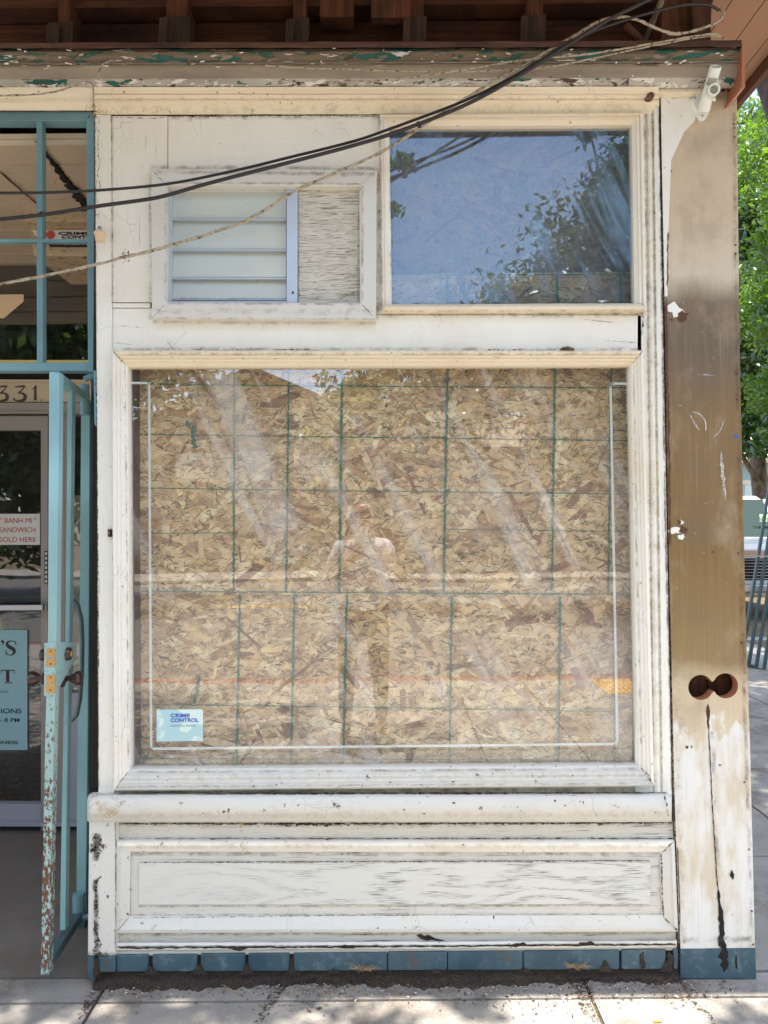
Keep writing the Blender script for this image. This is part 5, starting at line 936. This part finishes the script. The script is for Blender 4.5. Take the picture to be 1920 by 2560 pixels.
cl = [(4.9, -11.2, 6.4, 2.1), (3.1, -11.4, 4.9, 1.8), (4.4, -11.3, 4.6, 2.), (6., -11., 4.8, 2.2), (1.1, -11.8, 3.9, 1.3), (5.6, -11.4, 8.3, 1.5), (7.5, -11, 7, 2.2), (3.9, -11.2, 9.2, .6), (-.6, -12, 3.7, 1.0), (4.1, -11.3, 3.6, 1.6)]
tree('shade_tree', 'large dark tree across the street, reflected at the right of the upper window', [(V3((5., -11.5, 0)), .32), (V3((5, -11.5, 2.4)), .26), (V3((5.1, -11.4, 5)), .18), (V3((5.3, -11.3, 8)), .08)], [([V3((5, -11.5, 2.6)), V3((3.4, -11.4, 3.8)), V3((1.2, -11.8, 4.2))], .13), ([V3((5.1, -11.4, 4)), V3((4.6, -11.3, 6)), V3((3.9, -11.2, 9))], .09), ([V3((5.1, -11.4, 4)), V3((6.5, -11, 6)), V3((7.6, -11, 7.4))], .10)], cl, 90000, .085, M['leaf_dark'], 5)
cl = [(-6.5, -13, 6, 3.2), (-9, -12, 5, 3.), (-4.6, -14.5, 7.2, 1.8), (-7.5, -12, 2.6, 2.2), (-10, -12, 8.5, 3), (-7, -13, 9, 2.6)]
tree('shade_tree', 'large dark tree across the street to the left, reflected in the shop door glass', [(V3((-7, -13, 0)), .35), (V3((-7, -13, 4)), .25)], [([V3((-7, -13, 3)), V3((-5.5, -13.6, 5)), V3((-4.6, -14.3, 7))], .12)], cl, 26000, .17, M['leaf_dark'], 15)
cl = [(2.2, .6, 7.4, .7), (2.9, 1.6, 7.2, .9), (2.0, 2.4, 7.8, .8), (3.2, 3.2, 7.6, 1.), (3.6, .2, 7, .9), (1.3, -1.7, 7.6, .35), (1.9, -.5, 7.5, .7), (2.7, 1.3, 7.6, .95), (3.7, 3.2, 7.6, 1.1), (4.8, 4.9, 7.7, 1.1), (2.5, -.8, 7.3, .5), (2.6, 4.3, 8.4, .9), (3.9, 1.5, 6.6, 1.1)]
tree('shade_tree', 'tree leaning over the side path above the frame, casting dappled shade', [(V3((5.2, 2.6, 0)), .17), (V3((4.9, 2.4, 3)), .14), (V3((3.9, 1.9, 6.4)), .09)], [([V3((4.9, 2.4, 3.6)), V3((3.6, 2.8, 6.4)), V3((2.4, 3.6, 7.9))], .06), ([V3((4.6, 2.3, 4.6)), V3((3.2, 1, 6.8)), V3((2.3, -.2, 7.4))], .05)], cl, 34000, .075, M['leaf'], 21)
# trees seen past the corner of the shop
def seg(*p): return [V3(q) for q in p]
cl = [(5.6, 6.6, 5.6, .9), (5.0, 6.0, 4.9, .7), (5.9, 7.4, 6.6, 1.2), (5.4, 7.2, 4.4, .9), (6.4, 8, 5., 1.2), (5.9, 8, 3.5, .7)]
tree('broadleaf_tree', 'sunlit bright green tree beyond the corner post with a forked pale trunk', [(V3((6.1, 8.2, 0)), .14), (V3((5.95, 8, 2.2)), .12), (V3((5.75, 7.8, 3.4)), .10), (V3((5.6, 7.6, 4.3)), .085)], [(seg((5.6, 7.6, 4.2), (5.75, 7.5, 4.9), (6.1, 7.4, 5.7)), .07), (seg((5.6, 7.6, 4.2), (5.4, 7.5, 4.8), (5.3, 7.2, 5.4)), .05), (seg((5.9, 8, 2.6), (6.3, 7.8, 3.3), (6.8, 7.6, 3.9)), .05)], cl, 34000, .048, M['leaf'], 8)
cl = [(8.6, 14, 7., 2.3), (8.3, 14.5, 4.6, 2.0), (9.8, 15, 5.5, 2.4), (7.4, 13, 3.2, .8), (8., 13, 8.8, 1.8), (7.5, 12, 5.6, 1.2), (9.0, 13., 3.0, .9)]
tree('yard_tree', 'darker dense tree filling the yard behind the leaning bar fence', [(V3((8.9, 14.5, 0)), .22), (V3((8.6, 14.4, 2.5)), .18), (V3((8.3, 14.2, 5)), .12)], [(seg((8.7, 14.4, 2.2), (7.8, 13.6, 3.0), (6.6, 13, 4.3)), .08), (seg((8.5, 14.4, 3.2), (9.4, 14.4, 4.4), (10, 14.6, 6)), .08)], cl, 60000, .085, M['leaf_dark'], 9)
cl = [(12, 24, 8, 4), (9.5, 25, 6, 3), (13, 24, 4, 3), (11, 25, 11, 4)]
tree('far_tree', 'distant tree behind the pale blue house', [(V3((12, 25, 0)), .3), (V3((12, 25, 6)), .2)], [(seg((12, 25, 4), (10, 25, 6), (9, 25, 7)), .1)], cl, 7000, .2, M['leaf'], 10)
b = MB(); p0 = PF(1876, 130, 2.4); b.tube([PF(1880, 60, 2.4), PF(1912, 200, 2.4), PF(1942, 290, 2.3), PF(2000, 420, 2.2)], [.05, .06, .06, .07], 10); b.tube([PF(1990, 420, 2.2), V3((3.1, 2.2, 1.6)), V3((3.5, 2.2, 0))], [.08, .10, .13], 10)
M['bark2'] = m_wood('brown_bark', (.05, .03, .02), (.11, .07, .05), (20, 20, 5)); bt = empty('leaning_tree', (3.5, 2.2, 0), 'grey brown trunk leaning past the eaves at the upper right edge', 'tree'); b.build('trunk', M['bark2'], bt, smooth=True)

# ================================================================== YARD, FENCE, PICKUP, HOUSE
b = MB(); b.box((4.5, 6.95, -.1), (14, 7.2, .02)); o = struct(b.build('yard_edge', M['concrete']))
b = MB()
for k in range(2600):
    x = random.uniform(3.0, 8); y = random.uniform(6.95, 12); c = Vector((x, y, .01)); d = Vector((random.gauss(0, .04), random.gauss(0, .04), random.uniform(.01, .06))); u = Vector((random.uniform(-1, 1), random.uniform(-1, 1), 0)).normalized() * .006
    b.face([c - u, c + u, c + d], random.choice([0, 0, 1]))
o = b.build('dry_grass_cover', [M['dry'], M['leaf']]); o['kind'] = 'stuff'; o['label'] = 'dry straw and weeds on the soil behind the fence'
fn = empty('bar_fence', (4.2, 5.6, 0), 'teal metal bar fence with leaning uprights beyond the corner post', 'fence')
F0 = PF(1850, 1652, 5.35); F1 = PF(1990, 1716, 4.9)
b = MB(); b.beam(F0, F1, .035, .035); b.build('bottom_rail', M['teal_dark'], fn); dF = (F1 - F0)
lean = V3((.175, 0, 1)).normalized()
for k in range(10):
    t = .03 + k * .135; base = F0 + dF * t; b = MB(); b.beam(base, base + lean * 2.6 + V3((0, 0, 0)), .028, .026, (0, 1, 0)); b.build('upright', M['teal_dark'], fn)  # darker teal on the bars stands in for the shade over them
b = MB(); q = F0 + V3((-.3, 0, 1.12)); b.beam(q, q + V3((1.4, -.25, -.02)), .016, .016); b.build('mid_rail', M['steel'], fn)
# pickup, nose toward us
car = empty('pickup_truck', (6.6, 9.1, 0), 'old two tone white and tan pickup facing the fence with a chrome barred grille', 'truck')
cw = NT('white_car_paint').bsdf((.66, .64, .60), .25); ctan = NT('tan_car_paint').bsdf((.42, .28, .19), .3); X0, X1, YF = 5.05, 6.95, 9.0
b = MB(); 
def prism(b, prof, x0, x1, mi=0): b.hexa([V3((x0, y, z_)) for y, z_ in prof], [V3((x1, y, z_)) for y, z_ in prof], mi)
prism(b, [(YF, .55), (YF, 1.10), (YF + .06, 1.18), (YF + 1.3, 1.26), (YF + 1.35, .5), (YF + .1, .5)], X0, X1, 0); prism(b, [(YF + 1.35, .5), (YF + 1.35, 1.26), (YF + 5, 1.26), (YF + 5, .5)], X0, X1, 0); prism(b, [(YF + 1.75, 1.92), (YF + 1.95, 1.99), (YF + 3.1, 1.99), (YF + 3.3, 1.90)], X0 + .16, X1 - .16, 0)
for x in (X0 + .06, X1 - .14): prism(b, [(YF + 1.25, 1.26), (YF + 1.33, 1.26), (YF + 1.83, 1.93), (YF + 1.75, 1.93)], x, x + .08, 0)
prism(b, [(YF + 3.2, 1.26), (YF + 3.3, 1.26), (YF + 3.25, 1.92), (YF + 3.15, 1.92)], X0 + .1, X1 - .1, 0); b.build('body', cw, car, bevel=.03)
b = MB(); b.box((X0 - .004, YF - .012, .98), (X1 + .004, YF, 1.08)); b.build('tan_band', ctan, car)
b = MB(); prism(b, [(YF + 1.30, 1.27), (YF + 1.32, 1.27), (YF + 1.80, 1.93), (YF + 1.78, 1.93)], X0 + .13, X1 - .13); b.build('windshield', NT('dark_car_glass').bsdf((.02, .035, .025), .06), car)
b = MB(); b.box((X0 + .05, YF - .02, .62), (X1 - .05, YF + .02, .96)); gr_ = b.build('grille', M['black'], car)
b = MB()
for k in range(7): b.box((X0 + .05, YF - .036, .64 + k * .048), (X1 - .05, YF - .022, .648 + k * .048))
b.build('grille_bar', M['steel'], gr_)
for x in (X0 + .16, X1 - .16):
    b = MB(); b.lathe((x, YF - .03, .82), (0, -1, 0), [(0, .09), (.01, .085), (.02, .06), (.025, .001)], 20); b.build('headlight', M['steel'], car, smooth=True)
b = MB(); b.box((X0 - .03, YF - .16, .44), (X1 + .03, YF - .04, .56)); b.build('bumper', M['steel'], car, bevel=.02)
for x in (X0 + .02, X1 - .22):
    for y in (YF + .55, YF + 3.9):
        b = MB(); b.lathe((x, y, .34), (1, 0, 0), [(0, .01), (.001, .30), (.02, .34), (.18, .34), (.20, .30), (.201, .01)], 24); wl = b.build('wheel', M['cable'], car, smooth=True)
b = MB(); a = PF(1896, 1290, YF + 1.40); b.box((a.x - .0, YF + 1.36, a.z - .10), (a.x + .42, YF + 1.365, a.z + .03)); sgn = tag(b.build('windshield_tag', NT('pale_green_card').bsdf((.45, .65, .38), .6)), 'pale green 6096 card behind the pickup windshield', 'tag')
text('6096', (1897) / S, 1292 / S, 1922 / S, 1302 / S, YF + 1.355, NT('dark_green_ink').bsdf((.02, .12, .04), .5), 'lettering', sgn)
hs_ = empty('blue_house', (11, 19, 0), 'pale blue clapboard house with a beige roof far beyond the pickup', 'house')
b = MB()
for k in range(22): b.box((6.5, 19 + .0, k * .15), (16, 19.02 + .01, k * .15 + .145))
b.box((6.5, 19.03, 0), (16, 26, 3.3)); b.build('wall', NT('pale_blue_siding').bsdf((.42, .60, .66), .7), hs_)
b = MB(); b.hexa([V3((6.1, 18.5, 3.2)), V3((16.4, 18.5, 3.2)), V3((16.4, 22.5, 5.3)), V3((6.1, 22.5, 5.3))], [V3((6.1, 18.5, 3.3)), V3((16.4, 18.5, 3.3)), V3((16.4, 22.5, 5.45)), V3((6.1, 22.5, 5.45))]); b.build('roof', NT('beige_roof').bsdf((.52, .44, .36), .8), hs_)
b = MB(); b.box((10.5, 18.97, 1.3), (11.5, 18.995, 2.6)); wn = b.build('window', M['glass_dark'], hs_); b = MB(); b.box((10.4, 18.96, 2.6), (11.6, 19, 2.72)); b.box((10.4, 18.96, 1.2), (11.6, 19, 1.3)); b.build('frame', M['casing'], wn)

# ================================================================== ACROSS THE STREET (seen mirrored in the glass)
gh = empty('gabled_house', (-3.5, -22, 0), 'gabled house across the street mirrored faintly in the big window', 'house')
b = MB(); b.box((-9, -27, 0), (.2, -22, 4.4)); b.hexa([V3((-9, -22, 4.4)), V3((.2, -22, 4.4)), V3((-4.3, -22, 6.4))], [V3((-9, -27, 4.4)), V3((.2, -27, 4.4)), V3((-4.3, -27, 6.4))]); b.build('wall', NT('tan_house_wall').bsdf((.30, .22, .15), .8), gh)
b = MB(); 
for a_, c_ in (((-9.5, 4.25), (-4.3, 6.6)), ((.7, 4.25), (-4.3, 6.6))): b.hexa([V3((a_[0], -21.5, a_[1])), V3((c_[0], -21.5, c_[1])), V3((c_[0], -21.5, c_[1] + .15)), V3((a_[0], -21.5, a_[1] + .15))], [V3((a_[0], -27.5, a_[1])), V3((c_[0], -27.5, c_[1])), V3((c_[0], -27.5, c_[1] + .15)), V3((a_[0], -27.5, a_[1] + .15))])
b.build('roof', NT('dark_shingle_roof').bsdf((.12, .09, .07), .9), gh)
bl = NT('white_blind').bsdf((.8, .78, .72), .5)
for x in (-6.9, -5.1, -3.0):
    b = MB(); b.box((x, -21.99, 3.0), (x + 1.3, -21.95, 3.9))
    for k in range(9): b.box((x, -21.95, 3.02 + k * .1), (x + 1.3, -21.93, 3.08 + k * .1))
    b.build('window', bl, gh)
b = MB(); b.box((-3.6, -21.99, 4.5), (-2.3, -21.95, 5.0)); b.build('window', M['black'], gh)
b = MB(); b.box((.22, -24, 0), (12, -20.5, 3.9)); nh = empty('low_house', (5, -20.5, 0), 'long low house to the right across the street, half hidden by trees', 'house'); b.build('wall', NT('cream_house_wall').bsdf((.35, .30, .24), .8), nh)
b = MB(); b.hexa([V3((.2, -20, 3.8)), V3((12.4, -20, 3.8)), V3((12.4, -22.2, 5)), V3((.2, -22.2, 5))], [V3((.2, -20, 3.9)), V3((12.4, -20, 3.9)), V3((12.4, -22.2, 5.1)), V3((.2, -22.2, 5.1))]); b.build('roof', M['soffit2'], nh)

# ================================================================== PHOTOGRAPHER (stands behind the camera, mirrored in the glass)
skin = NT('skin').bsdf((.50, .28, .19), .5); shirt = NT('pale_pink_shirt').bsdf((.85, .78, .78), .8); trous = NT('dark_trousers').bsdf((.035, .03, .03), .9); hair = NT('dark_hair').bsdf((.03, .02, .015), .6)
ps = empty('person', (-.16, -2.9, 0), 'person in a pale shirt and dark trousers photographing the shop front', 'person')
def skinned(name, verts, edges, mat, parent, root=0, sub=2):
    me = bpy.data.meshes.new(name); me.from_pydata([v[:3] for v in verts], edges, []); o = bpy.data.objects.new(name, me); sc.collection.objects.link(o); me.materials.append(mat)
    o.modifiers.new('skin', 'SKIN').use_smooth_shade = True; 
    if not me.skin_vertices: me.attributes.new
    bpy.context.view_layer.objects.active = o; bpy.context.view_layer.update()
    sv = me.skin_vertices[0].data if me.skin_vertices else None
    if sv:
        for i, v in enumerate(verts): sv[i].radius = (v[3], v[4] if len(v) > 4 else v[3]); sv[i].use_root = (i == root)
    sm = o.modifiers.new('sub', 'SUBSURF'); sm.levels = sm.render_levels = sub; setpar(o, parent); return o
bx, by = -.16, -2.88
# 0 pelvis 1 waist 2 chest 3 neck base 4 neck 5 skull base 6 skull 7 crown ; legs ; arms
body = [(bx, by, .92, .15, .11), (bx, by, 1.08, .13, .10), (bx, by - .01, 1.30, .16, .11), (bx, by, 1.43, .08, .07), (bx, by + .01, 1.49, .055, .055), (bx + .01, by + .03, 1.56, .07, .08), (bx + .01, by + .02, 1.64, .08, .095), (bx + .01, by + .01, 1.70, .06, .07),
 (bx - .10, by, .86, .09), (bx - .12, by + .01, .48, .06), (bx - .13, by - .01, .10, .04), (bx - .13, by + .03, .05, .035), (bx - .14, by + .15, .03, .03),
 (bx + .10, by, .86, .09), (bx + .12, by + .01, .48, .06), (bx + .13, by - .01, .10, .04), (bx + .13, by + .03, .05, .035), (bx + .14, by + .15, .03, .03),
 (bx - .17, by, 1.38, .055), (bx - .24, by + .04, 1.14, .042), (-.10, -2.62, 1.44, .026), (bx + .17, by, 1.38, .055), (bx + .30, by + .04, 1.14, .042), (.09, -2.62, 1.44, .026)]
edg = [(0, 1), (1, 2), (2, 3), (3, 4), (4, 5), (5, 6), (6, 7), (0, 8), (8, 9), (9, 10), (10, 11), (11, 12), (0, 13), (13, 14), (14, 15), (15, 16), (16, 17), (2, 18), (18, 19), (19, 20), (2, 21), (21, 22), (22, 23)]
bpy_body = skinned('body', body, edg, skin, ps)
f_ = 1.14
tr_v = [(x, y, z_, r * 1.18, (rest[0] if rest else r) * 1.18) for x, y, z_, r, *rest in body]
skinned('trousers', [tr_v[0], tr_v[8], tr_v[9], tr_v[10], tr_v[13], tr_v[14], tr_v[15]], [(0, 1), (1, 2), (2, 3), (0, 4), (4, 5), (5, 6)], trous, ps)
skinned('shirt', [tr_v[1][:3] + (.17, .135), tr_v[0][:2] + (.86,) + (.17, .14), tr_v[2][:3] + (.185, .135), (bx, by, 1.41, .10, .09), (bx - .17, by, 1.37, .075), (bx - .235, by + .035, 1.18, .062), (bx + .17, by, 1.37, .075), (bx + .29, by + .035, 1.18, .062)], [(0, 1), (0, 2), (2, 3), (2, 4), (4, 5), (2, 6), (6, 7)], shirt, ps)
skinned('hair', [(bx + .01, by - .03, 1.56, .07), (bx + .01, by - .02, 1.64, .095), (bx + .01, by - .01, 1.70, .085)], [(0, 1), (1, 2)], hair, ps)
b = MB(); b.lathe((bx + .01, by + .10, 1.60), (0, 1, -.3), [(0, .014), (.02, .010), (.026, .002)], 10); b.build('nose', skin, ps, smooth=True)
b = MB()
for s_ in (-1, 1): b.lathe((bx + .01 + s_ * .032, by + .098, 1.635), (0, 1, 0), [(0, .012), (.006, .010), (.01, .002)], 12)
b.build('eye', M['cable'], ps, smooth=True)
for s_, wx in ((-1, -.10), (1, .09)):   # hands: palm and five fingers closed on the phone edges
    w0 = V3((wx, -2.62, 1.44)); hv = [(w0.x, w0.y, w0.z, .024), (w0.x - s_ * .008, w0.y + .03, w0.z + .05, .028, .014), (w0.x - s_ * .015, w0.y + .045, w0.z + .085, .026, .012)]; he = [(0, 1), (1, 2)]
    for k, ln in enumerate((.060, .068, .064, .050)):
        i = len(hv); fx = w0.x - s_ * .01 - s_ * .004 * k; zz_ = w0.z + .10 - k * .019; hv += [(fx, w0.y + .052, zz_, .008), (fx - s_ * .02, w0.y + .066, zz_ + .01, .0075), (fx - s_ * ln * .75, w0.y + .062, zz_ + .008, .006)]; he += [(2 if k < 2 else 1, i), (i, i + 1), (i + 1, i + 2)]
    i = len(hv); hv += [(w0.x - s_ * .025, w0.y + .015, w0.z + .045, .010), (w0.x - s_ * .05, w0.y + .03, w0.z + .07, .008)]; he += [(1, i), (i, i + 1)]
    skinned('hand', hv, he, skin, ps, sub=1)
b = MB(); b.box((-.04, -2.575, 1.475), (.035, -2.566, 1.625)); tag(b.build('phone', M['cable'], bevel=.004), 'dark phone held up by the photographer in front of the window', 'phone')
